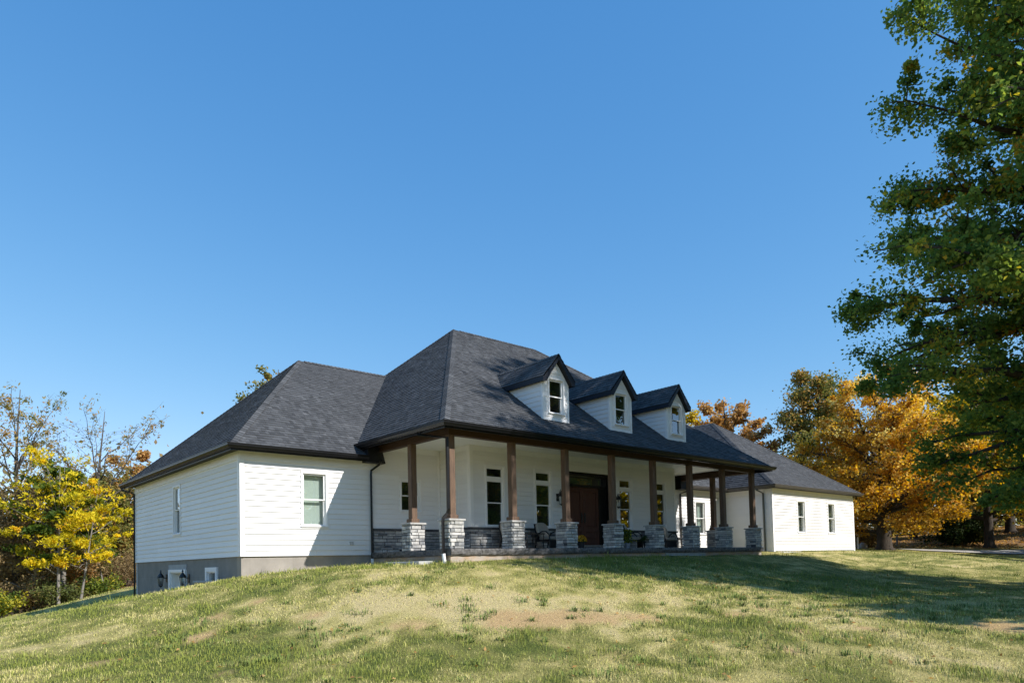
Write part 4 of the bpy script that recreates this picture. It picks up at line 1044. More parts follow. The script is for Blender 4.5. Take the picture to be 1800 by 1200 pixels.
# concrete slab by the corner, retaining wall at the basement window
m = MB(); m.bbox(-.82, -.20, .30, 1.95, -.48, -.298, .012); tag(m.build('splash_slab', m_concrete('pale_slab', (.50, .49, .46), 0, False)), 'flat pale concrete slab in the grass beside the porch corner downspout', 'slab')
m = MB(); m.bbox(18.9, 20.6, .75, 1.15, -.30, -.195, .012); tag(m.build('splash_slab', m_concrete('pale_slab_two', (.50, .49, .46), 0, False)), 'flat pale concrete slab in the grass under the garage corner', 'slab')
rw = MB(); rw.bbox(-4.44, -4.30, 4.15, 6.25, -2.4, -.735, .008)
rw = tag(rw.build('retaining_wall', CONC), 'low concrete retaining wall in front of the basement window', 'wall')
m = MB(); m.bbox(-4.47, -4.27, 4.12, 6.28, -.733, -.690, .008); m.build('cap', CAPSTONE, rw)

# ------------------------------------------------------------------ trees
def make_tree(name, loc, label, cat, H, tr, rad, zc0, n_limbs, n_leaf, leafL, leafW, lmat, bmat, seed, group=None, sub=7, spread=.42, top=.97, flat=.8, lift=(5, 55), lean=(0, 0), sparse_twig=False, tone=(.45, .22), leafdown=.25, cspread=None, vz=(-.35, .6), limb_k=1.0, asym=None, two_tone=None):
    """tapered trunk, curved limbs out to the envelope rad(z), side branches, leaf sprays at the twigs"""
    rs = np.random.RandomState(seed); r = random.Random(seed)
    root = tag(empty(name, loc), label, cat, group)
    tm = MB(); npt = 9
    tp = []; off = Vector((0, 0, 0))
    for i in range(npt):
        f = i/(npt-1); off += Vector((r.uniform(-1, 1), r.uniform(-1, 1), 0))*tr*.35
        tp.append(Vector((lean[0]*f*H, lean[1]*f*H, f*H*top))+off*f)
    rr = [tr*(1.0-.93*(i/(npt-1))**.9)+(tr*.45 if i == 0 else 0) for i in range(npt)]
    tp.insert(0, tp[0]-Vector((0, 0, .6))); rr.insert(0, rr[0]*1.15)
    tp.insert(2, tp[1].lerp(tp[2], .18)); rr.insert(2, tr*1.02)
    tm.tube(tp, rr, 9)
    def trunk_at(z):
        for i in range(len(tp)-1):
            if tp[i].z <= z <= tp[i+1].z: return tp[i].lerp(tp[i+1], (z-tp[i].z)/max(1e-6, tp[i+1].z-tp[i].z)), rr[i]+(rr[i+1]-rr[i])*(z-tp[i].z)/max(1e-6, tp[i+1].z-tp[i].z)
        return tp[-1], rr[-1]
    cl = []      # cluster centres
    ga = r.random()*6.28
    for i in range(n_limbs):
        f = (i+r.uniform(-.3, .3))/max(1, n_limbs-1); f = min(1, max(0, f)); zt_ = zc0+(H*.96-zc0)*f
        ga += 2.4+r.uniform(-.35, .35)
        R = np.interp(zt_, rad[0], rad[1])*r.uniform(.82, 1.06)*limb_k
        if asym: R *= asym(ga, zt_)
        el = math.radians(lift[0]+(lift[1]-lift[0])*f**1.5+r.uniform(-8, 8))
        rise = R*math.tan(el); zstart = max(zc0*.35, min(H*.93, zt_-rise*.85)); base, br = trunk_at(zstart)
        end = Vector((lean[0]*zt_+math.cos(ga)*R, lean[1]*zt_+math.sin(ga)*R, zt_))
        mid = base.lerp(end, .5)+Vector((r.uniform(-.1, .1)*R, r.uniform(-.1, .1)*R, abs(R)*.12*(1-f)))
        L = (end-base).length
        lp = []
        for k in range(7):
            q = k/6; p_ = base*(1-q)**2+mid*2*q*(1-q)+end*q*q
            if 0 < k: p_ = p_+Vector((r.uniform(-1, 1), r.uniform(-1, 1), r.uniform(-1, 1)))*L*.022
            lp.append(p_)
        r0 = min(br*.62, .028*L+.02)
        tm.tube(lp, [max(.012, r0*(1-.88*k/6)) for k in range(7)], 5, cap=False)
        nsub = max(3, int(sub*L/4))
        for j in range(nsub):
            q = r.uniform(.22, 1.0); k = q*6; k0 = min(5, int(k)); sp = lp[k0].lerp(lp[k0+1], k-k0); dr = (lp[k0+1]-lp[k0]).normalized()
            sd = dr.cross(Vector((0, 0, 1))); sd = sd.normalized() if sd.length > .01 else Vector((1, 0, 0))
            a = r.choice((-1, 1))*r.uniform(.35, 1.2); v = (dr*math.cos(a)+sd*math.sin(a)+Vector((0, 0, r.uniform(*vz)))).normalized()
            l2 = L*spread*(1.05-.55*q)*r.uniform(.55, 1.1); l2 = max(l2, .35)
            e2 = sp+v*l2; m2 = sp.lerp(e2, .55)+Vector((0, 0, l2*.06))
            tm.tube([sp, m2, e2], [max(.008, r0*.32*(1-.6*q)), max(.006, r0*.18), .004], 4 if not sparse_twig else 3, cap=False)
            ns = max(2, int(l2/.45))
            for c_ in range(ns):
                w_ = (c_+r.uniform(.3, 1.0))/ns; pt = (sp.lerp(m2, w_*2) if w_ < .5 else m2.lerp(e2, w_*2-1)); cl.append((pt.x, pt.y, pt.z))
                if sparse_twig:
                    tv = Vector((r.uniform(-1, 1), r.uniform(-1, 1), r.uniform(-.3, .8))).normalized()*l2*.4
                    tm.tube([pt, pt+tv], [.007, .003], 3, cap=False)
        cl.append(tuple(end))
    tm.build('trunk', bmat, root, True)
    cl = np.array(cl); nc = len(cl)
    wgt = rs.gamma(3.0, 1, nc); wgt /= wgt.sum(); ci = rs.choice(nc, n_leaf, p=wgt)
    sc = np.clip(rs.gamma(4, .25, nc), .4, 2.0)
    sg_ = cspread or (.15+.03*np.mean(rad[1]))
    pos = cl[ci]+np.clip(rs.normal(size=(n_leaf, 3)), -1.7, 1.7)*np.array([1, 1, flat])*(sg_*sc[ci])[:, None]
    pos[:, 2] = np.maximum(pos[:, 2], .25)
    ctone = rs.normal(tone[0], tone[1], nc)
    if two_tone is not None:       # colour that changes through the crown: (direction, strength)
        dv = np.array(two_tone[0]); pr = cl@dv; pr = (pr-pr.mean())/(pr.std()+1e-6); ctone = ctone+pr*two_tone[1]
    tn = np.clip(ctone[ci]+rs.normal(0, .12, n_leaf), 0, 1)
    k = rs.uniform(.7, 1.25, n_leaf)
    leaf_mesh('crown', pos, rand_dirs(rs, n_leaf, leafdown, .8), rand_dirs(rs, n_leaf, -.6), leafL*k, leafW*k, tn, lmat, root)
    return root

def gp(x, y): return (x, y, g1(x, y)-.02)
# the big oak at the right edge; its trunk stands beyond the frame
oak_rad = ([2.2, 3.4, 4.6, 5.4, 6.1, 7.0, 7.9, 8.9, 9.7, 10.5, 13, 16, 17.5, 20.5, 23], [4.4, 4.9, 5.2, 5.5, 6.2, 6.9, 7.7, 6.9, 7.0, 7.7, 7.5, 6.7, 5.8, 4.0, .8])
make_tree('oak_tree', gp(15.0, -12.0), 'tall dark green oak with touches of orange filling the right edge of the picture', 'tree', 23.5, .48, oak_rad, 2.6, 140, 420000, .128, .086, L_OAK, BARK, 21, sub=8, spread=.33, flat=.85, lift=(-3, 46), tone=(.46, .23), cspread=.225, vz=(-.38, .7), limb_k=.955, asym=lambda ga, z: (1+.20*min(1, max(0, (10.5-z)/2))*math.cos(ga-2.41))*(1+.42*min(1, max(0, (z-10.0)/3))*math.cos(ga-4.3)), sparse_twig=True, group=None)
# oaks and maples behind the camera that shade the lawn and mirror in the windows
make_tree('oak_tree', gp(15.5, -25.0), 'second dark green oak beyond the right edge, seen as window reflections', 'tree', 17, .42, ([3, 6, 10, 14, 17], [6, 7.5, 7, 5, 1]), 4.5, 20, 12000, .48, .3, L_OAK, BARK, 22, sub=6, tone=(.4, .2), lift=(0, 50))
make_tree('maple_tree', gp(31.0, -24.0), 'yellow green maple mirrored in the porch windows', 'tree', 13, .32, ([2, 5, 9, 13], [4, 5.5, 4.5, 1]), 2.5, 16, 8000, .48, .33, L_GOLD, BARK, 23, sub=6)
make_tree('maple_tree', gp(24.0, -33.0), 'orange maple mirrored in the porch transoms', 'tree', 14, .32, ([2, 5, 9, 14], [4, 5.5, 4.5, 1]), 2.5, 16, 8000, .48, .33, L_MAPLE, BARK, 24, sub=6)
make_tree('oak_tree', gp(50.0, -14.0), 'olive oak off the right side, mirrored in the garage windows', 'tree', 15, .38, ([2, 5, 10, 15], [5, 6.5, 5, 1]), 2.5, 16, 8000, .5, .33, L_OLIVE, BARK, 25, sub=6)
for i_, (x, y, h, mt, lb) in enumerate(((38, -33, 19, L_OLIVE, 'olive oak far right behind the camera, a window reflection'), (46, -25, 20, L_GOLD, 'gold maple far right behind the camera, a window reflection'), (56, -22, 19, L_OAK, 'green oak far right behind the camera, a window reflection'), (64, -13, 17, L_OLIVE, 'olive oak beyond the right end of the driveway'), (33, -44, 18, L_OAK, 'tall green oak far behind the camera, a window reflection'), (12, -46, 16, L_OLIVE, 'olive oak straight behind the lawn, a window reflection'))):
    make_tree('oak_tree', gp(x, y), lb, 'tree', h, .36, ([1, 4, 9, 14, h], [5.5, 7.0, 6.8, 5.0, 1]), 1.2, 18, 9000, .75, .55, mt, BARK, 300+i_, sub=6, lift=(0, 50))
# right background
make_tree('maple_tree', gp(37.6, 3.6), 'bright orange maple with a stout trunk behind the right end of the house', 'tree', 11.9, .46, ([.8, 2.0, 4.5, 6.5, 8.5, 10.5, 11.9], [4.0, 5.4, 6.0, 5.6, 4.4, 2.6, .6]), 1.1, 46, 76000, .165, .13, L_MAPLE, BARK, 31, sub=9, lift=(2, 60), tone=(.46, .27), flat=.7, two_tone=((0, 0, 1), .07))
make_tree('oak_tree', gp(46.6, 11.7), 'grey green oak with rusty tints left of the orange maple', 'tree', 14.6, .35, ([3, 5, 8, 11, 13, 14.6], [2.2, 3.2, 3.3, 2.9, 2.1, .7]), 3.2, 30, 30000, .24, .17, L_OLIVE, BARK, 32, sub=9, tone=(.58, .28), cspread=.42)
make_tree('maple_tree', gp(48.5, 0.6), 'gold and olive maple right of the orange maple, behind the oak branches', 'tree', 13.8, .34, ([2.0, 5, 8, 11, 13.8], [4.8, 6.0, 5.6, 3.8, .8]), 2.2, 36, 42000, .23, .17, L_GOLD, BARK, 33, sub=8, tone=(.55, .2))
make_tree('maple_tree', gp(62.5, 2.6), 'yellow green tree with a brown trunk at the far right edge', 'tree', 11, .42, ([3.6, 5, 7, 9, 11], [4.6, 5.2, 5.0, 3.5, .8]), 3.8, 24, 22000, .28, .2, L_GOLD, BARK, 34, sub=8, tone=(.5, .25))
make_tree('oak_tree', gp(60.0, 5.6), 'dark trunked tree in the shade right of the fence', 'tree', 13, .42, ([4, 6, 8, 11, 13], [4.0, 4.6, 4.4, 3, .8]), 4.2, 22, 18000, .3, .21, L_OLIVE, BARK, 35, sub=8, tone=(.5, .2))
make_tree('maple_tree', gp(57.0, 8.5), 'olive brown tree behind the orange maple trunk', 'tree', 12, .34, ([3, 6, 9, 12], [4.6, 5, 4, .8]), 3.2, 22, 18000, .3, .21, L_RUST, BARK, 36, sub=8, tone=(.4, .2))
make_tree('oak_tree', gp(70.0, 13.0), 'far brown tree on the rise behind the fence', 'tree', 13, .34, ([2, 6, 9, 13], [5, 5.5, 4.5, .8]), 2.5, 18, 9000, .42, .3, L_BROWN, BARK, 37, sub=8)
make_tree('oak_tree', gp(76.0, 4.0), 'far olive tree on the rise at the right edge', 'tree', 13, .34, ([2, 6, 9, 13], [5, 5.5, 4.5, .8]), 2.5, 18, 9000, .42, .3, L_OLIVE, BARK, 38, sub=8)
# behind the house
make_tree('oak_tree', gp(45.0, 19.2), 'rusty orange oak crown rising behind the right wing roof', 'tree', 13.6, .36, ([4, 7, 9, 11.5, 13.6], [4.2, 4.6, 4.3, 3.0, .8]), 4.5, 28, 22000, .27, .2, L_RUST, BARK, 39, sub=8, tone=(.5, .2))
make_tree('maple_tree', gp(40.0, 20.4), 'yellow green tree peeping between the right dormer and the rear roof', 'tree', 12.0, .3, ([4, 7, 10, 12.0], [2.4, 2.8, 2.0, .6]), 4.5, 18, 9000, .26, .2, L_GOLD, BARK, 40, sub=8, tone=(.6, .2))
make_tree('maple_tree', gp(8.3, 30.0), 'yellow green treetop showing above the left wing roof', 'tree', 14.2, .3, ([5, 8, 11, 13, 14.2], [2.6, 3.0, 2.7, 1.9, .6]), 6, 26, 12000, .20, .14, L_OLIVE, BARKG, 41, sub=8, tone=(.5, .25))
# left woods
make_tree('locust_tree', gp(-5.7, 31.5), 'tall thin leaved tree with a forked dark trunk at the far left edge', 'tree', 12.4, .22, ([4, 7, 9, 11, 12.4], [1.2, 2.2, 2.7, 2.3, .8]), 5.0, 20, 4200, .20, .07, L_OLIVE, BARKG, 51, sub=9, spread=.5, lift=(35, 65), sparse_twig=True, tone=(.75, .2), leafdown=.6)
make_tree('locust_tree', gp(-1.7, 34.8), 'tall nearly bare forked tree rising above the yellow tree', 'tree', 11.6, .2, ([5, 7, 9, 11, 11.9], [1.0, 2.6, 3.3, 2.9, 1.0]), 5.5, 14, 1500, .20, .07, L_OLIVE, BARKG, 55, sub=8, spread=.5, lift=(40, 62), sparse_twig=True, tone=(.75, .2), leafdown=.6, lean=(.08, -.02))
make_tree('ash_tree', gp(-4.4, 27.4), 'bright yellow leaved tree with grey stems at the left edge of the lawn', 'tree', 8.2, .09, ([1.5, 3, 4.5, 6.5, 8.2], [1.7, 2.4, 2.6, 2.1, .8]), 2.2, 17, 4300, .22, .08, L_YELL, BARKP, 53, sub=7, spread=.42, flat=.5, lift=(22, 66), tone=(.42, .3), leafdown=.6, cspread=.20)
make_tree('ash_tree', gp(-4.0, 28.6), 'grey stemmed tree with olive leaves just behind the yellow tree', 'tree', 7.6, .14, ([1.5, 3, 5, 7.6], [1.6, 2.4, 2.2, .6]), 2.2, 20, 6000, .3, .13, L_GREEN, BARKP, 54, sub=6, flat=.35, lift=(20, 60), tone=(.55, .25))
make_tree('thicket_tree', gp(0.1, 37.5), 'olive brown thin crowned tree between the yellow tree and the house', 'tree', 7.9, .16, ([1, 3, 5, 6.5, 7.9], [2.2, 2.8, 2.8, 2.2, .8]), 1.5, 24, 12000, .2, .12, L_OLIVE, BARKG, 56, sub=8, sparse_twig=True, tone=(.55, .25))
make_tree('oak_tree', gp(1.3, 38.2), 'rusty orange tree tucked against the left corner of the house', 'tree', 9.0, .2, ([1, 3, 5, 7, 9], [2.0, 2.4, 2.4, 2.0, .8]), 1.5, 22, 14000, .2, .14, L_RUST, BARKG, 57, sub=8, tone=(.5, .22))
make_tree('thicket_tree', gp(-5.2, 36.5), 'brown bare looking thicket tree at the left edge behind the dark trunk', 'tree', 6.8, .15, ([1, 3, 5, 6.8], [2.6, 3.0, 2.6, .8]), 1.2, 22, 9000, .2, .12, L_BROWN, BARKG, 58, sub=8, sparse_twig=True)
make_tree('thicket_tree', gp(-8.6, 35.5), 'brown thicket tree beyond the left frame edge', 'tree', 7.2, .15, ([1, 3, 5, 7.2], [2.8, 3.2, 2.6, .8]), 1.2, 22, 9000, .2, .12, L_BROWN, BARKG, 59, sub=8, sparse_twig=True)
make_tree('thicket_tree', gp(-1.9, 40.5), 'dull brown leafless thicket tree behind the yellow tree', 'tree', 6.6, .15, ([1, 3, 5, 6.6], [2.8, 3.2, 2.8, .8]), 1.2, 22, 9000, .2, .12, L_BROWN, BARKG, 60, sub=8, sparse_twig=True)
make_tree('ash_tree', gp(-3.5, 27.0), 'thinner yellow leaved tree leaning right in front of the brown scrub', 'tree', 6.4, .07, ([1.8, 3, 4.5, 6.4], [1.0, 1.9, 1.9, .6]), 2.0, 12, 2300, .25, .09, L_YELL, BARKP, 62, sub=6, spread=.42, flat=.5, lift=(22, 66), tone=(.5, .3), leafdown=.6, cspread=.20, lean=(.12, -.05))
for k_, (x_, y_, h_) in enumerate(((-5.0, 30.2, 7.0), (-3.4, 31.4, 7.6), (-2.4, 33.2, 7.4), (-6.6, 31.8, 6.8), (-.8, 36.2, 7.6))):
    make_tree('thicket_tree', gp(x_, y_), ('grey stemmed bare thicket tree seen through the yellow tree', 'brown scrubby tree behind the stems of the yellow tree', 'brown scrubby tree right of the yellow tree', 'bare grey stemmed tree at the far left edge below the tall trunk', 'olive brown scrubby tree left of the rusty tree')[k_], 'tree', h_, .10, ([1, 2.5, 4.2, h_], [1.6, 2.2, 2.0, .7]), 1.0, 22, 7000, .17, .10, (L_BROWN, L_BROWN, L_OLIVE, L_BROWN, L_OLIVE)[k_], BARKP, 410+k_, sub=8, sparse_twig=True, lift=(25, 65), tone=(.45, .25))
make_tree('birch_tree', gp(-1.5, 31.3), 'slender pale stemmed sapling at the foot of the woods by the house', 'tree', 4.2, .06, ([2, 3, 4.2], [.7, .9, .3]), 2.2, 8, 500, .14, .09, L_YELL, BARKP, 61, sub=5, lean=(-.16, .05))

def shrub(loc, label, R, H, n, mat, seed, leaf=.13, name='shrub', group=None, tone=(.45, .25)):
    rs = np.random.RandomState(seed); r = random.Random(seed)
    root = tag(empty(name, loc), label, 'shrub', group)
    m = MB(); tips = []
    for k in range(18):
        a = r.random()*6.28; l = r.uniform(.5, 1.0)
        e = Vector((math.cos(a)*R*r.uniform(.3, .95), math.sin(a)*R*r.uniform(.3, .95), H*l*r.uniform(.6, 1.0)))
        b0 = Vector((math.cos(a)*.1*R, math.sin(a)*.1*R, -.2)); m.tube([b0, b0.lerp(e, .5)+Vector((0, 0, H*.12)), e], [.025, .016, .005], 4, cap=False)
        for q in (.4, .55, .7, .85, 1.0): 
            p = b0.lerp(e, q)+Vector((0, 0, H*.12*math.sin(q*math.pi))); tips.append((p.x, p.y, p.z))
            tv = Vector((r.uniform(-1, 1), r.uniform(-1, 1), r.uniform(-.2, 1)))*R*.25; m.tube([p, p+tv], [.010, .003], 3, cap=False); tips.append(tuple(p+tv))
    m.build('stems', BARKG, root, True)
    tips = np.array(tips); ci = rs.randint(0, len(tips), n); pos = tips[ci]+rs.normal(size=(n, 3))*R*.10; pos[:, 2] = np.maximum(pos[:, 2], .03)
    ct = rs.normal(tone[0], tone[1], len(tips)); k = rs.uniform(.7, 1.3, n)
    leaf_mesh('foliage', pos, rand_dirs(rs, n, .2), rand_dirs(rs, n, -.5), leaf*k, leaf*.6*k, np.clip(ct[ci]+rs.normal(0, .1, n), 0, 1), mat, root)
    return root
G1 = 'shrubs along the edge of the woods'
shrub(gp(-7.2, 24.2), 'yellow green leafy shrub at the bottom of the left frame edge', 1.0, 1.5, 2600, L_GREEN, 71, group=G1, tone=(.75, .2))
shrub(gp(-2.3, 29.3), 'bright green low shrub under the right side of the yellow tree', 1.3, 1.1, 2600, L_GREEN, 72, group=G1, tone=(.6, .2))
shrub(gp(-4.2, 27.9), 'dull olive shrub under the middle of the yellow tree', 1.4, 1.3, 2600, L_OLIVE, 73, group=G1, tone=(.2, .2))
shrub(gp(-6.0, 29.0), 'dark leafless brush at the left edge under the dark trunk', 1.7, 1.7, 3000, L_BROWN, 74, group=G1, tone=(.3, .2))
shrub(gp(-0.6, 34.0), 'brown twiggy shrub beside the left corner of the house', 1.8, 2.4, 5000, L_BROWN, 75, .10, group=G1, tone=(.25, .2))
shrub(gp(-3.2, 30.6), 'rust leaved shrub low in the yellow tree', 1.3, 2.6, 2600, L_RUST, 76, group=G1, tone=(.4, .2))
shrub(gp(0.6, 35.6), 'brown shrub hard against the house corner', 1.5, 2.4, 4000, L_BROWN, 77, group=G1)
G2 = 'dark shrubs below the trees on the right'
shrub(gp(49.5, 2.8), 'dark green brush right of the maple trunk in front of the fence', 2.2, 1.7, 4500, L_DARK, 81, .2, group=G2)
shrub(gp(52.8, 3.6), 'dark green brush below the end of the fence rail', 2.4, 2.0, 5000, L_DARK, 82, .2, group=G2)
shrub(gp(56.4, 4.2), 'dark brush between the two shaded trunks on the right', 2.6, 2.4, 5000, L_DARK, 83, .2, group=G2)
shrub(gp(61.5, 4.6), 'tangled brown brush left of the brown trunk at the right edge', 2.4, 2.4, 4000, L_BROWN, 84, .18, group=G2)
shrub(gp(66.0, 1.0), 'tangled brown brush right of the brown trunk at the right edge', 2.6, 2.4, 4000, L_BROWN, 85, .18, group=G2)
shrub(gp(43.0, 7.0), 'brown brush behind the maple close to the garage corner', 2.2, 1.6, 3500, L_BROWN, 86, .18, group=G2)
# far woods that read as one mass
def far_wood(name, pts, n, mat, seed, leaf):
    rs = np.random.RandomState(seed); c = np.array(pts, float); ci = rs.randint(0, len(c), n)
    p = rs.normal(size=(n, 3))*c[ci, 3:4]*np.array([.5, .5, .5])
    x = c[ci, 0]+p[:, 0]; y = c[ci, 1]+p[:, 1]; z = gz(x, y)+np.abs(c[ci, 2]*.55+p[:, 2]*c[ci, 2]/c[ci, 3]*.8)
    ct = rs.rand(len(c)*5)
    o = leaf_mesh(name, np.c_[x, y, z], rand_dirs(rs, n), rand_dirs(rs, n, -.5), leaf*rs.uniform(.7, 1.3, n), leaf*.7, np.clip(ct[ci*5+rs.randint(0, 5, n)]*.7+rs.normal(.1, .12, n), 0, 1), mat, None)
    return o
far_wood('far_woods', [(-24+4.2*i, 50+1.5*(i % 3), 6.2+(i % 2), 3.8) for i in range(10)], 46000, L_BROWN, 91, .42)
far_wood('far_woods', [(62+5*i, 24-3.4*i+2*(i % 2), 5.0+(i % 3), 4.0) for i in range(8)], 22000, L_OLIVE, 92, .48)

far_wood('far_woods', [(-34+9.0*i, -62+3*math.sin(i*1.7)+.012*(9*i-34)**2*.4, 7.0+(i % 3), 5.0) for i in range(15)], 26000, L_GOLD, 93, .85)
# rail fence under the trees on the right
fx = [(46.6, 6.1), (49.6, 5.2), (52.6, 4.4), (55.6, 3.6)]
fc = tag(empty('rail_fence', gp(*fx[0])), 'weathered pale rail fence climbing the slope right of the maple trunk', 'fence')
o3 = Vector(fc.location)
for x, y in fx:
    m = MB(); z = g1(x, y); m.bbox(x-.06, x+.06, y-.06, y+.06, z-.3, z+1.15, .01); b = m.build('post', BARKP, fc); b.location = -o3
for i in range(3):
    for h in (.5, .98):
        a, b2 = fx[i], fx[i+1]; m = MB(); m.tube([(a[0], a[1]-.07, g1(*a)+h), (b2[0], b2[1]-.07, g1(*b2)+h)], .055, 6); b = m.build('rail', BARKP, fc); b.location = -o3
m = MB(); x, y = 38.4, 5.6; m.bbox(x-.05, x+.05, y-.05, y+.05, g1(x, y)-.2, g1(x, y)+1.3, .01); tag(m.build('marker_post', TRIM), 'slim white post in the shade just right of the garage corner', 'post')
rs_ = random.Random(4); m = MB(); x, y = 40.2, 6.0; zc = g1(x, y)+.25
m.rings([[(x+math.cos(k*math.pi/4)*.36*s*(1+rs_.uniform(-.15, .15)), y+math.sin(k*math.pi/4)*.26*s, zc+h*.6) for k in range(8)] for s, h in ((.7, -.7), (1.0, -.3), (.9, .05), (.45, .28))])
tag(m.build('unknown_object', m_plain('pale_grey', (.34, .33, .31), .9, .2, 4, .2, bump=.5)), 'unidentified pale object, built as a rounded stand-in, in the shade between the garage corner and the maple trunk', 'unknown')  # rounded stand-in added for an unidentified pale object beside the garage

# ------------------------------------------------------------------ grass
rs = np.random.RandomState(8)
def grass(n, r0, r1, hk, wk, seed, spread=.56, name='grass', mid=True):
    rs = np.random.RandomState(seed)
    # area density falls off with distance from where one can tell blades apart
    u = rs.rand(n); ex_ = .45; d = (r0**ex_+u*(r1**ex_-r0**ex_))**(1/ex_)
    a = yaw+(rs.rand(n)*2-1)*spread*1.35
    x = CAM[0]+np.sin(a)*d; y = CAM[1]+np.cos(a)*d
    dry, bare, tuft = lawn_maps(x, y)
    keep = (~in_house(x, y)) & (rs.rand(n) > bare*.85) & (rs.rand(n) > litter_map(x, y)*1.2) 
    x, y, dry, bare, tuft, d = [q[keep] for q in (x, y, dry, bare, tuft, d)]; n = len(x)
    z = gz(x, y)
    edge = np.exp(-np.maximum(0, -.2-y)**2/.12)*((x > -.3) & (x < 15.6))+np.exp(-np.abs(y-3.6)**2/.05)*((x > -4.2) & (x < 0))+np.exp(-np.maximum(0, 1.3-y)**2/.1)*((x > 19) & (x < 27.6))
    h = hk*rs.gamma(3.2, .31, n)*(1-.40*dry)*(1+1.1*tuft+.45*edge*(y < 4))
    wd = wk*rs.uniform(.7, 1.3, n)*np.clip(d/11, .8, 3)
    az = rs.rand(n)*2*np.pi; ln = rs.uniform(.25, 1.25, n)*(1+.3*dry)
    lx, ly = np.cos(az)*ln, np.sin(az)*ln; pa = rs.rand(n)*2*np.pi; px, py = np.cos(pa)*wd*.5, np.sin(pa)*wd*.5
    nv = 5 if mid else 3; v = np.empty((n, nv, 3))
    v[:, 0] = np.c_[x-px, y-py, z-.01]; v[:, 1] = np.c_[x+px, y+py, z-.01]
    if mid:
        v[:, 2] = np.c_[x+px*.7+lx*h*.22, y+py*.7+ly*h*.22, z+h*.6]; v[:, 3] = np.c_[x-px*.7+lx*h*.22, y-py*.7+ly*h*.22, z+h*.6]; v[:, 4] = np.c_[x+lx*h*.85, y+ly*h*.85, z+h*(1.05-.25*ln)]
        b = (np.arange(n)*5)[:, None]
        f = np.concatenate([b+np.array([[0, 1, 2, 3]]), b+np.array([[3, 2, 4]])], axis=1).ravel(); ls = (np.arange(n)*7)[:, None]+np.array([[0, 4]]); ls = ls.ravel()
    else:
        v[:, 2] = np.c_[x+lx*h*.7, y+ly*h*.7, z+h]; f = np.arange(n*3); ls = np.arange(0, n*3, 3)
    k = np.clip(dry*1.0+rs.normal(0, .22, n)-.25*tuft, 0, 1)
    g0 = np.array([.175, .220, .046]); g1_ = np.array([.40, .42, .082]); s0 = np.array([.62, .56, .155]); s1 = np.array([.80, .68, .33])
    mixg = rs.rand(n)[:, None]; gcol = g0*(1-mixg)+g1_*mixg; scol = s0*(1-mixg)+s1*mixg
    kk = np.clip((k-.32)/.42, 0, 1)[:, None]; c = gcol*(1-kk)+scol*kk
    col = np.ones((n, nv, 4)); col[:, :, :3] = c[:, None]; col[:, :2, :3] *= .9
    return mesh_np(name, v.reshape(-1, 3), f, ls, GRASSM, None, [('col', 'POINT', 'FLOAT_COLOR', col.reshape(-1, 4))], 'stuff')
t = NT('grass_blade'); t.rough(.75, .1); a = t.attr('col'); t.base(a.outputs['Color'])
# blades curve and roll, so their average facing is near the turf's own: soften the flat blade normals towards up
ge = t.n('ShaderNodeNewGeometry'); nm = t.n('ShaderNodeVectorMath', _operation='MULTIPLY_ADD'); t.l(ge.outputs['Normal'], nm.inputs[0]); nm.inputs[1].default_value = (.45, .45, .45); nm.inputs[2].default_value = (0, 0, .8)
nz = t.n('ShaderNodeVectorMath', _operation='NORMALIZE'); t.l(nm.outputs[0], nz.inputs[0]); t.l(nz.outputs[0], t.b.inputs['Normal'])
tl = t.n('ShaderNodeBsdfTranslucent'); t.l(a.outputs['Color'], tl.inputs['Color']); mx = t.n('ShaderNodeMixShader', Fac=.15); t.l(t.b.outputs[0], mx.inputs[1]); t.l(tl.outputs[0], mx.inputs[2]); t.l(mx.outputs[0], t.out.inputs['Surface'])
GRASSM = t.m
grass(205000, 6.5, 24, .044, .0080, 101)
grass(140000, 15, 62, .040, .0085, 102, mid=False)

# darker coarse tufts standing out of the turf
rt = np.random.RandomState(77)
tcx = list(rt.uniform(-12, 8, 230)); tcy = list(rt.uniform(-12, 1.5, 230))
for px_, py_, k_ in ((-3.0, -4.55, 5), (-1.2, -5.75, 4), (3.4, -6.3, 7), (5.2, -7.2, 6), (-5.4, -3.6, 6), (-4.0, -5.6, 6), (1.2, -6.6, 4), (-6.6, -4.6, 5)):
    for _ in range(k_): tcx.append(px_+rt.normal()*.28); tcy.append(py_+rt.normal()*.22)
cx_, cy_ = np.array(tcx), np.array(tcy); kk_ = ~in_house(cx_, cy_) & (cy_ < np.where((cx_ > -4.3) & (cx_ < 0), 3.3, -.5)); cx_, cy_ = cx_[kk_], cy_[kk_]
nb = 34; sz_ = np.repeat(rt.uniform(.03, .13, len(cx_)), nb); x = np.repeat(cx_, nb)+rt.normal(0, 1, len(cx_)*nb)*sz_; y = np.repeat(cy_, nb)+rt.normal(0, 1, len(cx_)*nb)*sz_; z = gz(x, y); n = len(x)
h = rt.uniform(.05, .135, n)*np.repeat(rt.uniform(.6, 1.15, len(cx_)), nb); az = np.arctan2(y-np.repeat(cy_, nb), x-np.repeat(cx_, nb))+rt.normal(0, .6, n); ln = rt.uniform(.2, 1.0, n)
w_ = rt.uniform(.004, .0075, n); px_, py_ = -np.sin(az)*w_, np.cos(az)*w_; lx, ly = np.cos(az)*ln*h, np.sin(az)*ln*h
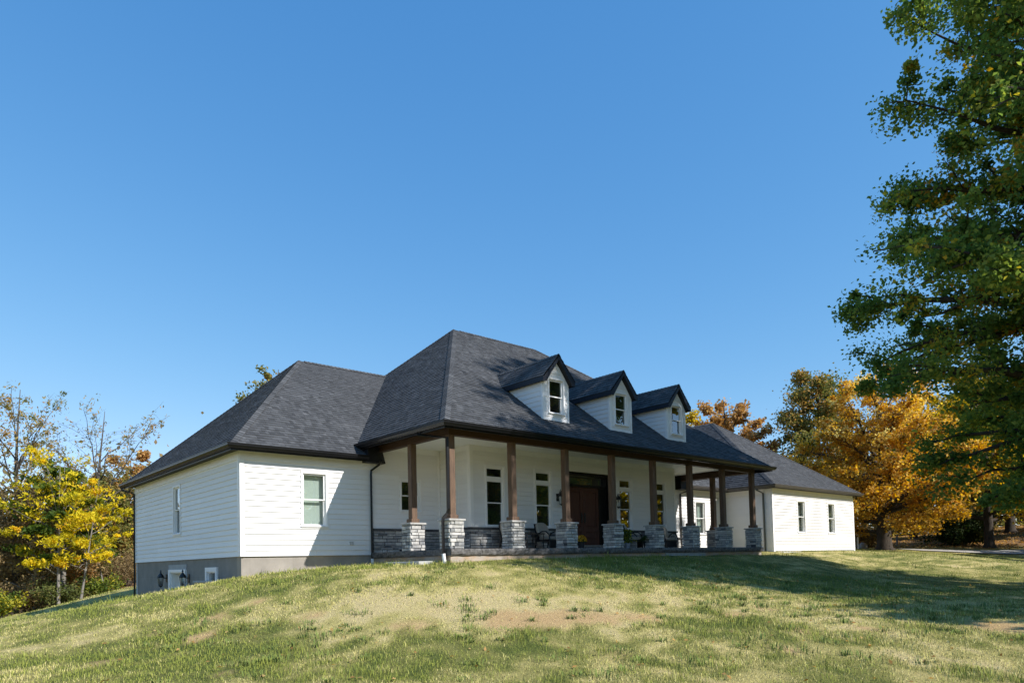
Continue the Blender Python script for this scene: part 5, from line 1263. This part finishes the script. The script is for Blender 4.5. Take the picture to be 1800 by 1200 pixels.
v = np.empty((n, 5, 3)); v[:, 0] = np.c_[x-px_, y-py_, z-.01]; v[:, 1] = np.c_[x+px_, y+py_, z-.01]; v[:, 2] = np.c_[x+px_+lx*.35, y+py_+ly*.35, z+h*.65]; v[:, 3] = np.c_[x-px_+lx*.35, y-py_+ly*.35, z+h*.65]; v[:, 4] = np.c_[x+lx, y+ly, z+h*(1.05-.35*ln)]
b = (np.arange(n)*5)[:, None]; f = np.concatenate([b+np.array([[0, 1, 2, 3]]), b+np.array([[3, 2, 4]])], axis=1).ravel(); ls = ((np.arange(n)*7)[:, None]+np.array([[0, 4]])).ravel()
mg = rt.rand(n)[:, None]*.6+np.repeat(rt.rand(len(cx_)), nb)[:, None]*.4; c = np.array([.120, .175, .050])*(1-mg)+np.array([.29, .35, .085])*mg; col = np.ones((n, 5, 4)); col[:, :, :3] = c[:, None]
mesh_np('grass_tufts', v.reshape(-1, 3), f, ls, GRASSM, None, [('col', 'POINT', 'FLOAT_COLOR', col.reshape(-1, 4))], 'stuff')

# fallen leaves: thick on the slope at the right, a few on the lawn
def fallen(name, n, fx_, mat, seed, L):
    rs = np.random.RandomState(seed); x, y = fx_(rs, n); z = gz(x, y)+.03+rs.rand(n)*.03
    nn = rand_dirs(rs, n, 0); nn[:, 2] = np.abs(nn[:, 2])+1.2; d = rand_dirs(rs, n, 0, .3)
    return leaf_mesh(name, np.c_[x, y, z], d, nn, L*rs.uniform(.7, 1.3, n), L*.65, rs.rand(n), mat, None)
def onslope(rs, n):
    x = rs.uniform(36, 80, n); y = rs.uniform(-14, 22, n); k = rs.rand(n) < litter_map(x, y); return x[k], y[k]
def fallen2(name, n, fx_, mat, seed, L):
    rs = np.random.RandomState(seed); x, y = fx_(rs, n); n = len(x)
    return fallen(name, n, lambda r, k: (x, y), mat, seed, L)
fallen2('fallen_leaves', 26000, onslope, L_RUST, 111, .17)
fallen2('fallen_leaves', 500, lambda r, n: (r.uniform(-9, 16, n), r.uniform(-12, -.6, n)), L_RUST, 112, .075)
